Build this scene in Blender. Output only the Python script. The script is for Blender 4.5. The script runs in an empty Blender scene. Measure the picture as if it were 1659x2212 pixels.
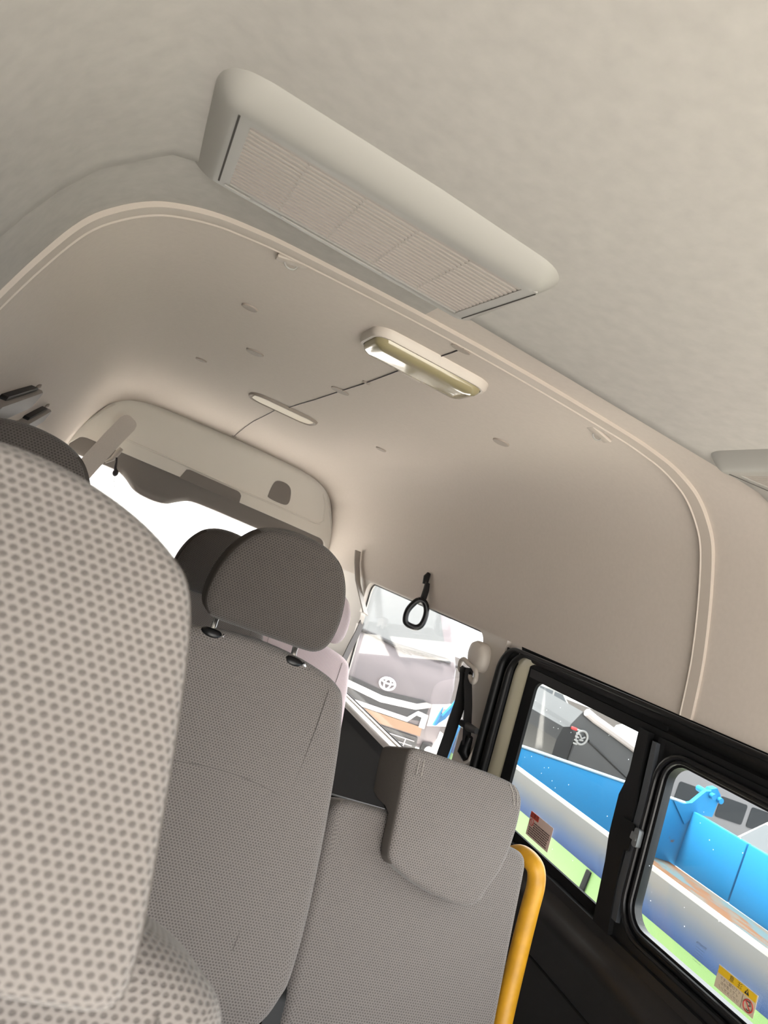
import bpy, bmesh, math, random
from mathutils import Vector, Matrix
random.seed(4)
S = bpy.context.scene
COL = S.collection
PI = math.pi

# ------------------------------------------------------------------ camera, sky, exposure
# van axes: +X towards the sliding-door side, +Y towards the rear hatch, +Z up; origin = the photographer's eye
ROLL, F_PX = math.radians(22.2), 1587.0
yv = Vector((258 - 829.5, -(1020 - 1106.0), -F_PX)).normalized()      # rearward axis seen by the camera
hv = Vector((math.cos(ROLL), -math.sin(ROLL), 0))
xv = (hv - yv * hv.dot(yv)).normalized()
zv = xv.cross(yv)
cam_d = bpy.data.cameras.new('camera')
cam = bpy.data.objects.new('camera', cam_d)
COL.objects.link(cam)
cam.matrix_world = Matrix((xv, yv, zv)).to_4x4()
cam_d.sensor_fit = 'HORIZONTAL'
cam_d.sensor_width = 36.0
cam_d.lens = 36.0 * F_PX / 1659.0
cam_d.clip_start = 0.02
cam_d.clip_end = 200
cam_d.dof.use_dof = True
cam_d.dof.focus_distance = 1.7
cam_d.dof.aperture_fstop = 15.0
S.camera = cam

world = bpy.data.worlds.new('overcast')
S.world = world
world.use_nodes = True
wn = world.node_tree
wn.nodes.clear()
wo = wn.nodes.new('ShaderNodeOutputWorld')
wb = wn.nodes.new('ShaderNodeBackground')
wb.inputs['Color'].default_value = (0.96, 0.98, 1.0, 1)
wb.inputs['Strength'].default_value = 1.0
wn.links.new(wb.outputs[0], wo.inputs[0])

sun_d = bpy.data.lights.new('sun', 'SUN')
sun_d.energy = 6.0
sun_d.angle = math.radians(14)
sun_d.color = (1.0, 0.97, 0.92)
sun = bpy.data.objects.new('sun', sun_d)
COL.objects.link(sun)
sun.rotation_euler = Vector((-0.24, 0.12, 0.96)).to_track_quat('Z', 'Y').to_euler()   # hazy sun, high over the closed driver side

S.view_settings.view_transform = 'Standard'
S.view_settings.look = 'None'
S.view_settings.gamma = 1.0
S.view_settings.use_curve_mapping = False
S.view_settings.exposure = 2.5

FLOOR, GROUND = -1.12, -1.85
XC = 0.5                                        # centre line of the van

# ------------------------------------------------------------------ materials
def lin(c):
    c = c / 255.0
    return c / 12.92 if c <= 0.04045 else ((c + 0.055) / 1.055) ** 2.4
def rgb(r, g, b):
    return (lin(r), lin(g), lin(b), 1)
def mat(name, col, rough=0.6, metal=0.0, noise=0.0, nscale=60.0, bump=0.0, spec=None, coat=0.0):
    m = bpy.data.materials.new(name)
    m.use_nodes = True
    nt = m.node_tree
    p = nt.nodes['Principled BSDF']
    p.inputs['Base Color'].default_value = col
    p.inputs['Roughness'].default_value = rough
    p.inputs['Metallic'].default_value = metal
    p.inputs['Coat Weight'].default_value = coat
    if spec is not None:
        p.inputs['Specular IOR Level'].default_value = spec
    if noise or bump:
        tc = nt.nodes.new('ShaderNodeTexCoord')
        n = nt.nodes.new('ShaderNodeTexNoise')
        n.inputs['Scale'].default_value = nscale
        n.inputs['Detail'].default_value = 5
        nt.links.new(tc.outputs['Object'], n.inputs['Vector'])
        if noise:
            r = nt.nodes.new('ShaderNodeMapRange')
            r.inputs['From Min'].default_value = 0.3
            r.inputs['From Max'].default_value = 0.7
            r.inputs['To Min'].default_value = 1 - noise
            r.inputs['To Max'].default_value = 1 + noise
            mx = nt.nodes.new('ShaderNodeVectorMath')
            mx.operation = 'SCALE'
            mx.inputs[0].default_value = col[:3]
            nt.links.new(n.outputs['Fac'], r.inputs['Value'])
            nt.links.new(r.outputs['Result'], mx.inputs['Scale'])
            nt.links.new(mx.outputs[0], p.inputs['Base Color'])
        if bump:
            b = nt.nodes.new('ShaderNodeBump')
            b.inputs['Strength'].default_value = bump
            b.inputs['Distance'].default_value = 0.002
            nt.links.new(n.outputs['Fac'], b.inputs['Height'])
            nt.links.new(b.outputs[0], p.inputs['Normal'])
    return m

def fabric(name, light, dark, pu=0.0058, pv=0.0046):
    """Knitted seat cloth: staggered small dimples laid out in the cloth's own UV metres."""
    m = bpy.data.materials.new(name)
    m.use_nodes = True
    nt = m.node_tree
    L = nt.links.new
    p = nt.nodes['Principled BSDF']
    p.inputs['Roughness'].default_value = 0.95
    p.inputs['Specular IOR Level'].default_value = 0.15
    p.inputs['Sheen Weight'].default_value = 0.25
    p.inputs['Sheen Roughness'].default_value = 0.5
    uv = nt.nodes.new('ShaderNodeUVMap')
    sp = nt.nodes.new('ShaderNodeSeparateXYZ')
    L(uv.outputs[0], sp.inputs[0])
    def M(op, a, b=None, c=None):
        n = nt.nodes.new('ShaderNodeMath')
        n.operation = op
        for i, v in enumerate((a, b, c)):
            if v is None:
                continue
            if isinstance(v, (int, float)):
                n.inputs[i].default_value = v
            else:
                L(v, n.inputs[i])
        return n.outputs[0]
    b = M('DIVIDE', sp.outputs['Y'], pv)
    row = M('FLOOR', b)
    half = M('MULTIPLY', M('FLOORED_MODULO', row, 2.0), 0.5)
    a = M('ADD', M('DIVIDE', sp.outputs['X'], pu), half)
    fx = M('SUBTRACT', M('FRACT', a), 0.5)
    fy = M('SUBTRACT', M('FRACT', b), 0.5)
    d = M('SQRT', M('ADD', M('MULTIPLY', M('MULTIPLY', fx, fx), 1.15), M('MULTIPLY', fy, fy)))
    r = nt.nodes.new('ShaderNodeMapRange')
    r.interpolation_type = 'SMOOTHSTEP'
    r.inputs['From Min'].default_value = 0.2
    r.inputs['From Max'].default_value = 0.46
    L(d, r.inputs['Value'])
    mx = nt.nodes.new('ShaderNodeMix')
    mx.data_type = 'RGBA'
    mx.inputs[6].default_value = dark
    mx.inputs[7].default_value = light
    L(r.outputs['Result'], mx.inputs[0])
    L(mx.outputs[2], p.inputs['Base Color'])
    bp = nt.nodes.new('ShaderNodeBump')
    bp.inputs['Strength'].default_value = 0.5
    bp.inputs['Distance'].default_value = 0.0015
    L(r.outputs['Result'], bp.inputs['Height'])
    L(bp.outputs[0], p.inputs['Normal'])
    return m

def glass(name, tint=(1, 1, 1, 1), haze=0.0, specks=0.0, haze_col=(0.85, 0.87, 0.88, 1)):
    """Window pane: clear with a faint mirror reflection, a dusty film and dried drops on it."""
    m = bpy.data.materials.new(name)
    m.use_nodes = True
    nt = m.node_tree
    L = nt.links.new
    nt.nodes.clear()
    out = nt.nodes.new('ShaderNodeOutputMaterial')
    tr = nt.nodes.new('ShaderNodeBsdfTransparent')
    tr.inputs['Color'].default_value = tint
    gl = nt.nodes.new('ShaderNodeBsdfGlossy')
    gl.inputs['Roughness'].default_value = 0.02
    lw = nt.nodes.new('ShaderNodeLayerWeight')
    lw.inputs['Blend'].default_value = 0.5
    pw = nt.nodes.new('ShaderNodeMath')
    pw.operation = 'POWER'
    pw.inputs[1].default_value = 5.0
    L(lw.outputs['Facing'], pw.inputs[0])
    fr = nt.nodes.new('ShaderNodeMath')
    fr.operation = 'MULTIPLY_ADD'
    fr.inputs[1].default_value = 0.6
    fr.inputs[2].default_value = 0.025
    L(pw.outputs[0], fr.inputs[0])
    m1 = nt.nodes.new('ShaderNodeMixShader')
    L(fr.outputs[0], m1.inputs[0])
    L(tr.outputs[0], m1.inputs[1])
    L(gl.outputs[0], m1.inputs[2])
    last = m1.outputs[0]
    if haze or specks:
        tl = nt.nodes.new('ShaderNodeBsdfTranslucent')
        tl.inputs['Color'].default_value = haze_col
        tc = nt.nodes.new('ShaderNodeTexCoord')
        m2 = nt.nodes.new('ShaderNodeMixShader')
        add = nt.nodes.new('ShaderNodeMath')
        add.operation = 'ADD'
        add.use_clamp = True
        n = nt.nodes.new('ShaderNodeTexNoise')
        n.inputs['Scale'].default_value = 9
        L(tc.outputs['Object'], n.inputs['Vector'])
        r0 = nt.nodes.new('ShaderNodeMapRange')
        r0.inputs['To Min'].default_value = haze * 0.85
        r0.inputs['To Max'].default_value = haze * 1.15
        L(n.outputs['Fac'], r0.inputs['Value'])
        L(r0.outputs['Result'], add.inputs[0])
        if specks:
            v = nt.nodes.new('ShaderNodeTexVoronoi')
            v.inputs['Scale'].default_value = 48
            L(tc.outputs['Object'], v.inputs['Vector'])
            v2 = nt.nodes.new('ShaderNodeMapRange')
            v2.inputs['From Min'].default_value = 0.05
            v2.inputs['From Max'].default_value = 0.085
            v2.inputs['To Min'].default_value = specks
            v2.inputs['To Max'].default_value = 0
            L(v.outputs['Distance'], v2.inputs['Value'])
            gt = nt.nodes.new('ShaderNodeMath')
            gt.operation = 'GREATER_THAN'
            gt.inputs[1].default_value = 0.8
            sx = nt.nodes.new('ShaderNodeSeparateColor')
            L(v.outputs['Color'], sx.inputs[0])
            L(sx.outputs[0], gt.inputs[0])
            mu = nt.nodes.new('ShaderNodeMath')
            mu.operation = 'MULTIPLY'
            L(gt.outputs[0], mu.inputs[0])
            L(v2.outputs['Result'], mu.inputs[1])
            L(mu.outputs[0], add.inputs[1])
        else:
            add.inputs[1].default_value = 0
        L(add.outputs[0], m2.inputs[0])
        L(last, m2.inputs[1])
        L(tl.outputs[0], m2.inputs[2])
        last = m2.outputs[0]
    L(last, out.inputs[0])
    return m

HEAD = (0.41, 0.39, 0.365, 1)
M_felt = mat('headliner felt', HEAD, 0.95, noise=0.05, nscale=45, bump=0.25, spec=0.1)
M_head = mat('moulded headliner', (0.57, 0.51, 0.46, 1), 0.85, noise=0.02, nscale=90, bump=0.06, spec=0.15)
M_trimp = mat('beige plastic trim', (0.54, 0.49, 0.44, 1), 0.5)
M_arch = mat('arch trim strip', (0.47, 0.415, 0.365, 1), 0.55)
M_vent = mat('warm grey plastic', (0.315, 0.305, 0.283, 1), 0.42)
M_ventdark = mat('vent hollow', (0.40, 0.36, 0.31, 1), 0.8)
M_ventslit = mat('dark vent slit', (0.05, 0.045, 0.04, 1), 0.9)
M_grille = mat('vent slat plastic', (0.36, 0.325, 0.295, 1), 0.5)
M_hatch = mat('hatch lining plastic', (0.78, 0.75, 0.69, 1), 0.5)
M_hatchrec = mat('hatch recess grey plastic', (0.2, 0.18, 0.165, 1), 0.6)
M_beltgrey = mat('grey belt webbing', (0.36, 0.33, 0.30, 1), 0.75, noise=0.05, nscale=300, bump=0.2)
M_fab = fabric('seat cloth', (0.205, 0.186, 0.175, 1), (0.112, 0.100, 0.094, 1))
M_side = mat('plain seat side cloth', (0.14, 0.125, 0.115, 1), 0.9, noise=0.06, nscale=500, bump=0.1, spec=0.15)
M_black = mat('black plastic', (0.006, 0.006, 0.0065, 1), 0.42, spec=0.25)
M_matte = mat('matt black trim', (0.006, 0.006, 0.0065, 1), 0.7, spec=0.12)
M_rubber = mat('black rubber', (0.007, 0.007, 0.0075, 1), 0.5, spec=0.3)
M_gloss = mat('satin black painted frame', (0.007, 0.007, 0.008, 1), 0.33, spec=0.35)
M_lower = mat('dark grey door lining', (0.011, 0.0105, 0.011, 1), 0.38, bump=0.05, nscale=400, spec=0.4)
M_floor = mat('grey vinyl floor', (0.34, 0.33, 0.32, 1), 0.6, noise=0.2)
M_cream = mat('cream body paint', (0.60, 0.56, 0.42, 1), 0.3)
M_chrome = mat('chrome', (0.85, 0.85, 0.86, 1), 0.12, metal=1)
M_web = mat('black belt webbing', (0.014, 0.013, 0.014, 1), 0.7, bump=0.2, nscale=500)
M_yellow = mat('yellow padded handrail', (0.55, 0.27, 0.012, 1), 0.45, noise=0.13, nscale=28, bump=0.2)
M_lens = mat('ceiling lamp lens', (0.29, 0.25, 0.145, 1), 0.14, coat=0.5)
M_fabh = fabric('shade-darkened headrest cloth', (0.100, 0.088, 0.080, 1), (0.055, 0.048, 0.044, 1))  # seat cloth darkened: the headrests' shade is put into the colour
M_sideh = mat('plain shade-darkened headrest side', (0.075, 0.066, 0.060, 1), 0.9, noise=0.06, nscale=500, bump=0.1, spec=0.15)  # headrest sides, with the same shade in their colour
M_fabp = fabric('light-brightened rear seat cloth', (0.56, 0.46, 0.46, 1), (0.40, 0.32, 0.32, 1))  # seat cloth lightened: strong window light is put into the colour
M_sidep2 = mat('plain light-brightened rear side', (0.45, 0.37, 0.37, 1), 0.9)  # its sides, lightened the same way
M_stitch = mat('seat stitch thread', (0.11, 0.10, 0.093, 1), 0.9)
M_cord = mat('thin dark cord', (0.03, 0.024, 0.028, 1), 0.7)
M_rec = mat('grey plug', (0.36, 0.31, 0.27, 1), 0.7)
M_pane = glass('side window glass', (0.95, 0.97, 0.96, 1), 0.003, 0.45)
M_cutglass = glass('light-cutting dark glass', (0.04, 0.045, 0.045, 1))  # tint added to cut light coming in from the driver side
M_haze = glass('dusty quarter glass', (0.95, 0.95, 0.95, 1), 0.014, 0.3, (0.9, 0.87, 0.86, 1))
M_rear = glass('dusty rear glass', (0.9, 0.9, 0.9, 1), 0.04, 0.0, (0.95, 0.95, 0.93, 1))

# ------------------------------------------------------------------ mesh helpers
def mesh_obj(name, verts, faces, m, parent=None, smooth=True, uvs=None, mats=None, loc=None):
    me = bpy.data.meshes.new(name)
    me.from_pydata([tuple(v) for v in verts], [], faces)
    for x in (m if isinstance(m, (list, tuple)) else [m]):
        me.materials.append(x)
    if mats:
        me.polygons.foreach_set('material_index', mats)
    if smooth:
        me.polygons.foreach_set('use_smooth', [True] * len(me.polygons))
    if uvs:
        ul = me.uv_layers.new(name='UVMap')
        for lp in me.loops:
            ul.data[lp.index].uv = uvs[lp.vertex_index]
    bm = bmesh.new()
    bm.from_mesh(me)
    bmesh.ops.recalc_face_normals(bm, faces=bm.faces)
    bm.to_mesh(me)
    bm.free()
    if smooth:
        try:
            me.set_sharp_from_angle(angle=math.radians(42))
        except Exception:
            pass
    o = bpy.data.objects.new(name, me)
    COL.objects.link(o)
    if loc is not None:
        o.location = loc
    if parent is not None:
        o.parent = parent
        o.matrix_parent_inverse = Matrix.Translation(-Vector(parent.location))
    return o

def empty(name, loc, label=None, cat=None, group=None):
    o = bpy.data.objects.new(name, None)
    o.empty_display_size = 0.05
    COL.objects.link(o)
    o.location = loc
    if label:
        tag(o, label, cat, group)
    return o
def tag(o, label, cat, group=None, kind=None):
    if label:
        o['label'] = label
    if cat:
        o['category'] = cat
    if group:
        o['group'] = group
    if kind:
        o['kind'] = kind
    return o
def struct(o):
    o['kind'] = 'structure'
    return o

class MB:
    """collects simple pieces of ONE part"""
    def __init__(s):
        s.v, s.f = [], []
    def add(s, v, f):
        n = len(s.v)
        s.v += [Vector(p) for p in v]
        s.f += [[i + n for i in q] for q in f]
        return s
    def box(s, c, d, bev=0.0, rot=None, seg=2):
        bm = bmesh.new()
        bmesh.ops.create_cube(bm, size=1)
        for v in bm.verts:
            v.co = Vector((v.co.x * d[0], v.co.y * d[1], v.co.z * d[2]))
        if bev:
            bmesh.ops.bevel(bm, geom=list(bm.edges), offset=bev, segments=seg, affect='EDGES', profile=0.5)
        R = rot if rot is not None else Matrix.Identity(3)
        bm.verts.index_update()
        v = [R @ x.co + Vector(c) for x in bm.verts]
        f = [[q.index for q in x.verts] for x in bm.faces]
        bm.free()
        return s.add(v, f)
    def tube(s, path, r, seg=12, cap=True, flat=None):
        """tube along a path; flat=(normal, halfwidth) makes a strap of half-thickness r instead"""
        P = [Vector(p) for p in path]
        n = len(P)
        rr = r if isinstance(r, (list, tuple)) else [r] * n
        vs, fs = [], []
        up = None
        for i in range(n):
            t = (P[min(i + 1, n - 1)] - P[max(i - 1, 0)]).normalized()
            if flat:
                nn = Vector(flat[0]).normalized()
                a = t.cross(nn).normalized()
                b = a.cross(t).normalized()
                hw = flat[1][i] if isinstance(flat[1], (list, tuple)) else flat[1]
                ring = [(-hw, -rr[i]), (hw, -rr[i]), (hw, rr[i]), (-hw, rr[i])]
                vs += [P[i] + a * x + b * y for x, y in ring]
            else:
                if up is None:
                    up = Vector((0, 0, 1)) if abs(t.z) < 0.9 else Vector((1, 0, 0))
                a = t.cross(up).normalized()
                b = a.cross(t).normalized()
                up = b
                vs += [P[i] + a * math.cos(2 * PI * k / seg) * rr[i] + b * math.sin(2 * PI * k / seg) * rr[i] for k in range(seg)]
        k = 4 if flat else seg
        for i in range(n - 1):
            for j in range(k):
                fs.append([i * k + j, i * k + (j + 1) % k, (i + 1) * k + (j + 1) % k, (i + 1) * k + j])
        if cap:
            fs.append(list(range(k))[::-1])
            fs.append([(n - 1) * k + j for j in range(k)])
        return s.add(vs, fs)
    def loft(s, rings, closed=True, cap=False, wrap=False):
        k = len(rings[0])
        vs = [p for r in rings for p in r]
        fs = []
        nr = len(rings)
        for i in range(nr if wrap else nr - 1):
            i2 = (i + 1) % nr
            for j in range(k if closed else k - 1):
                j2 = (j + 1) % k
                fs.append([i * k + j, i * k + j2, i2 * k + j2, i2 * k + j])
        if cap:
            fs.append(list(range(k))[::-1])
            fs.append([(nr - 1) * k + j for j in range(k)])
        return s.add(vs, fs)
    def prism(s, pts, off):
        """closed polygon given in 3-D, thickened by the vector off"""
        n = len(pts)
        off = Vector(off)
        vs = [Vector(p) for p in pts] + [Vector(p) + off for p in pts]
        fs = [list(range(n))[::-1], [n + i for i in range(n)]]
        fs += [[i, (i + 1) % n, n + (i + 1) % n, n + i] for i in range(n)]
        return s.add(vs, fs)
    def build(s, name, m, parent=None, smooth=True, loc=None):
        return mesh_obj(name, s.v, s.f, m, parent, smooth, loc=loc)

def smooth_closed(pts, n):
    """Catmull-Rom through a closed 2-D outline, n samples per span"""
    out = []
    L = len(pts)
    for i in range(L):
        p0, p1, p2, p3 = (Vector(pts[(i + k - 1) % L]) for k in range(4))
        for j in range(n):
            t = j / n
            out.append(0.5 * ((2 * p1) + (p2 - p0) * t + (2 * p0 - 5 * p1 + 4 * p2 - p3) * t * t + (3 * p1 - p0 - 3 * p2 + p3) * t ** 3))
    return out
def smooth_open(pts, n):
    P = [Vector(p) for p in pts]
    out = []
    for i in range(len(P) - 1):
        p0 = P[max(i - 1, 0)]
        p1, p2 = P[i], P[i + 1]
        p3 = P[min(i + 2, len(P) - 1)]
        for j in range(n):
            t = j / n
            out.append(0.5 * ((2 * p1) + (p2 - p0) * t + (2 * p0 - 5 * p1 + 4 * p2 - p3) * t * t + (3 * p1 - p0 - 3 * p2 + p3) * t ** 3))
    out.append(P[-1])
    return out
def rrect(x0, x1, y0, y1, r, n=6):
    out = []
    for cx, cy, a0 in ((x1 - r, y1 - r, 0), (x0 + r, y1 - r, PI / 2), (x0 + r, y0 + r, PI), (x1 - r, y0 + r, 1.5 * PI)):
        for k in range(n + 1):
            a = a0 + PI / 2 * k / n
            out.append(Vector((cx + r * math.cos(a), cy + r * math.sin(a))))
    return out
def interp(x, xs, ys):
    if x <= xs[0]:
        return ys[0]
    for i in range(len(xs) - 1):
        if x <= xs[i + 1]:
            t = (x - xs[i]) / (xs[i + 1] - xs[i])
            return ys[i] + (ys[i + 1] - ys[i]) * t
    return ys[-1]
def inset(pts, d):
    n = len(pts)
    out = []
    for i in range(n):
        a, b = pts[i - 1], pts[(i + 1) % n]
        t = (b - a)
        t = t.normalized() if t.length > 1e-9 else Vector((1, 0))
        nrm = Vector((-t.y, t.x))
        out.append(pts[i] + nrm * d)
    return out, None
def pillow(outline, depth, r, dome, mapf, name, m, parent, side_mat=False, rb=None):
    """Upholstered slab: counter-clockwise outline (u,w), front at depth 0, back at depth(u,w); rounded
    edges of radius r, a slight crown in front. mapf(u, depth, w) -> 3-D. UVs follow the cloth in metres."""
    n = len(outline)
    cen = sum(outline, Vector((0, 0))) / n
    df = depth if callable(depth) else (lambda u, w: depth)
    rb = rb or r
    rings, uvr = [], []
    nrm = []
    for i in range(n):
        t = (outline[(i + 1) % n] - outline[i - 1])
        t = t.normalized() if t.length > 1e-9 else Vector((1, 0))
        nrm.append(Vector((t.y, -t.x)))            # outward
    A = 5
    # front crown rings, then fillet, side, back fillet
    base = [outline[i] - nrm[i] * r for i in range(n)]
    for _ in range(5):
        base = [(base[i - 1] + base[i] * 2 + base[(i + 1) % n]) / 4 for i in range(n)]
    sm = list(base)
    for _ in range(60):
        sm = [(sm[i - 1] + sm[i] * 2 + sm[(i + 1) % n]) / 4 for i in range(n)]
    for k in range(1, 9):
        f = k / 8
        bl = [sm[i].lerp(base[i], f ** 4) for i in range(n)]
        rings.append([(cen + (bl[i] - cen) * f, -dome * (1 - f ** 2.2)) for i in range(n)])
        uvr.append([cen + (bl[i] - cen) * f for i in range(n)])
    for k in range(1, A + 1):
        a = PI / 2 * k / A
        rings.append([(outline[i] - nrm[i] * r * (1 - math.sin(a)), r * (1 - math.cos(a))) for i in range(n)])
        uvr.append([base[i] + nrm[i] * (r * a) for i in range(n)])
    n_front = len(rings)
    for f in (0.33, 0.66, 1.0):
        rings.append([(outline[i], r + (df(*outline[i]) - r - rb) * f) for i in range(n)])
        uvr.append([base[i] + nrm[i] * (r * PI / 2 + (df(*outline[i]) - r - rb) * f) for i in range(n)])
    for k in range(1, A + 1):
        a = PI / 2 * k / A
        rings.append([(outline[i] - nrm[i] * rb * (1 - math.cos(a)), df(*outline[i]) - rb + rb * math.sin(a)) for i in range(n)])
        uvr.append([base[i] + nrm[i] * (r * PI / 2 + df(*outline[i]) - r - rb + rb * a) for i in range(n)])
    verts = [mapf(p.x, d, p.y) for rg in rings for p, d in rg]
    uvs = [tuple(p) for u in uvr for p in u]
    faces, mi = [], []
    for i in range(len(rings) - 1):
        for j in range(n):
            j2 = (j + 1) % n
            faces.append([i * n + j, i * n + j2, (i + 1) * n + j2, (i + 1) * n + j])
            mi.append(1 if side_mat and i >= n_front - 3 and abs(nrm[j].x) > 0.55 else 0)
    verts.append(mapf(cen.x, -dome, cen.y))
    uvs.append(tuple(cen))
    c = len(verts) - 1
    for j in range(n):
        faces.append([c, j, (j + 1) % n][::-1])
        mi.append(0)
    last = (len(rings) - 1) * n
    faces.append([last + j for j in range(n)])
    mi.append(1 if side_mat else 0)
    return mesh_obj(name, verts, faces, m, parent, True, uvs, mi if side_mat else None)

def plate_hole(outer, hole, r, mapf, d0, d1, N=96):
    """Flat panel with a rounded window opening. outer/hole = (a0,a1,b0,b1); mapf(a,b,d)."""
    ca, cb = (hole[0] + hole[1]) / 2, (hole[2] + hole[3]) / 2
    angs = [2 * PI * k / N for k in range(N)]
    for a in (outer[0], outer[1]):
        for b in (outer[2], outer[3]):
            angs.append(math.atan2(b - cb, a - ca) % (2 * PI))
    hw, hh = (hole[1] - hole[0]) / 2, (hole[3] - hole[2]) / 2
    for sx in (-1, 1):
        for sy in (-1, 1):
            for k in range(7):
                q = PI / 2 * k / 6
                angs.append(math.atan2(sy * (hh - r + r * math.sin(q)), sx * (hw - r + r * math.cos(q))) % (2 * PI))
    angs = sorted(set(round(a, 6) for a in angs))
    def ray_rect(a, R):
        c, s = math.cos(a), math.sin(a)
        t = 1e9
        if abs(c) > 1e-9:
            t = min(t, ((R[1] if c > 0 else R[0]) - ca) / c)
        if abs(s) > 1e-9:
            t = min(t, ((R[3] if s > 0 else R[2]) - cb) / s)
        return Vector((ca + t * c, cb + t * s)), t
    def ray_rr(a):
        p, t = ray_rect(a, hole)
        c, s = math.cos(a), math.sin(a)
        dx, dy = abs(p.x - ca) - (hw - r), abs(p.y - cb) - (hh - r)
        if dx > 0 and dy > 0:
            kx, ky = (hw - r) * (1 if c > 0 else -1), (hh - r) * (1 if s > 0 else -1)
            bq = c * kx + s * ky
            disc = bq * bq - (kx * kx + ky * ky - r * r)
            if disc > 0:
                t = bq + math.sqrt(disc)
                return Vector((ca + t * c, cb + t * s))
        return p
    O = [ray_rect(a, outer)[0] for a in angs]
    I = [ray_rr(a) for a in angs]
    rings = [[mapf(p.x, p.y, d0) for p in O], [mapf(p.x, p.y, d0) for p in I], [mapf(p.x, p.y, d1) for p in I], [mapf(p.x, p.y, d1) for p in O]]
    return MB().loft(rings, True, wrap=True)

# ------------------------------------------------------------------ van shell
PROF = [(0.883, -0.60), (0.815, -0.03), (0.797, 0.075), (0.775, 0.16), (0.742, 0.26), (0.706, 0.345), (0.668, 0.393), (0.622, 0.430),
        (0.575, 0.451), (0.52, 0.466), (0.45, 0.475), (0.39, 0.479), (0.25, 0.484), (0.12, 0.487), (0.0, 0.488)]
def half(z):
    return interp(z, [p[1] for p in PROF], [p[0] for p in PROF])
PROF_S = smooth_open([Vector(p) for p in PROF[1:]], 5)
def section(y, dz=0.0, off=0.0, lo=-0.03):
    """roof cross-section from the far (-X) window line over the top to the +X one"""
    R = []
    for p in PROF_S:
        z = p.y
        k = max(0.0, min(1.0, (z - 0.1) / 0.39))
        R.append(Vector((max(p.x - off, 0), z - dz * k * k * (3 - 2 * k) - (off if p.x < 0.5 else off * (z + 0.03) / 0.52))))
    pts = [Vector((XC + p.x, y, p.y)) for p in R]
    pts2 = [Vector((XC - p.x, y, p.y)) for p in R[:-1]]
    return pts2 + pts[::-1]
ys = [-0.62, -0.2, 0.2, 0.6, 0.9, 1.1, 1.2, 1.3, 1.6, 2, 2.4, 2.8, 3.1, 3.4, 3.6, 3.75, 3.9, 4.0, 4.1, 4.2, 4.3, 4.4]
rings = [section(y, dz=interp(y, [3.3, 3.6, 3.8, 4.0, 4.2, 4.3, 4.4], [0, 0.004, 0.011, 0.022, 0.040, 0.047, 0.05])) for y in ys]
outer = [[p + Vector((0.0, 0, 0.03)) + Vector(((p.x - XC) * 0.04, 0, 0)) for p in r] for r in rings]
mb = MB().loft(rings, False)
mb.loft(outer, False)
cl = struct(mb.build('ceiling', [M_head, M_felt]))
for p in cl.data.polygons:
    p.material_index = 1 if p.center.y < 1.29 and p.center.x < 0.375 else 0

# felt-covered duct panel of the front ceiling, its rear edge at y = 1.10
def duct(y):
    pts = []
    z_l, z_r = 0.4455, 0.4300
    for k in range(7):
        z = 0.10 + 0.32 * k / 6
        t = -0.006 + 0.013 * (k / 6)
        pts.append(Vector((XC - half(z) + t + 0.002, y, z)))
    pts += [Vector((-0.105, y, 0.4375)), Vector((-0.07, y, 0.4465))]
    for x in (0.0, 0.2, 0.4, 0.6, 0.8, 0.95, 1.0):
        pts.append(Vector((x, y, 0.4470 - 0.016 * max(0, x - 0.2) / 0.8)))
    pts += [Vector((1.08, y, 0.428)), Vector((XC + half(0.415) - 0.006, y, 0.415)), Vector((XC + half(0.39), y, 0.39))]
    return pts
yy = [-0.62, 0, 0.5, 0.9, 1.06, 1.09, 1.10]
rg = [duct(y) for y in yy]
rg[-1] = [Vector((p.x, p.y, p.z + 0.006)) for p in rg[-1]]
rg.append([Vector((p.x - (0.03 if p.x < -0.08 else 0), 1.102, p.z + (0.05 if p.x > -0.12 else 0.02))) for p in rg[-1]])
struct(MB().loft(rg, False).build('ceiling_front', M_felt))

# arch-shaped trim strip where the two linings meet
a0 = [section(1.283, off=o) for o in (0.0, 0.0075)]
a1 = [section(1.311, off=o) for o in (0.0095, 0.0)]
mb = MB().loft([a0[0], a0[1], a1[0], a1[1]], False)
struct(mb.build('trim_1', M_arch))
# thin bright lip along the rear edge of the strip
struct(MB().loft([section(1.311, off=0.0095), section(1.3135, off=0.0115), section(1.316, off=0.006)], False).build('trim_2', M_arch))

# floor
struct(MB().box((XC, 1.9, FLOOR - 0.03), (1.93, 5.1, 0.06)).build('floor', M_floor, smooth=False))

def W(y, z, d=0.0):                                # +X side wall, tumbled in towards the roof
    return Vector((1.315 + 0.12 * (-0.03 - z) + d, y, z))
def WL(y, z, d=0.0):                               # the -X side wall
    return Vector((2 * XC - 1.315 - 0.12 * (-0.03 - z) - d, y, z))

# unseen headlining above the windscreen, added to cut front sky light
struct(MB().loft([[Vector((XC - 0.62, y, z)), Vector((XC - 0.3, y, z + 0.015)), Vector((XC + 0.3, y, z + 0.015)), Vector((XC + 0.62, y, z))] for y, z in ((-0.60, 0.455), (-0.80, 0.33), (-0.98, 0.14))], False).build('wall_front', M_felt))
# unseen panel behind the photographer, added to keep light off the +X wall
struct(MB().loft([[WL(y, z, 0.02) for y in (-0.62, -0.08)] for z in (-0.62, -0.02)], False).build('corner_light_block', M_side))
# lower wall panels, dark
def lower_wall(name, F, m):
    pr = [(-0.60, 0.0), (-0.63, -0.012), (-0.68, -0.015), (-0.9, -0.012), (-1.12, -0.012), (-1.12, 0.05), (-0.60, 0.05)]
    return struct(MB().loft([[F(y, z, d) for z, d in pr] for y in (-0.6, 0.5, 1.95, 2.12, 4.4)], True, cap=True).build(name, m, smooth=False))
lower_wall('wall_left', WL, M_lower)
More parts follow.
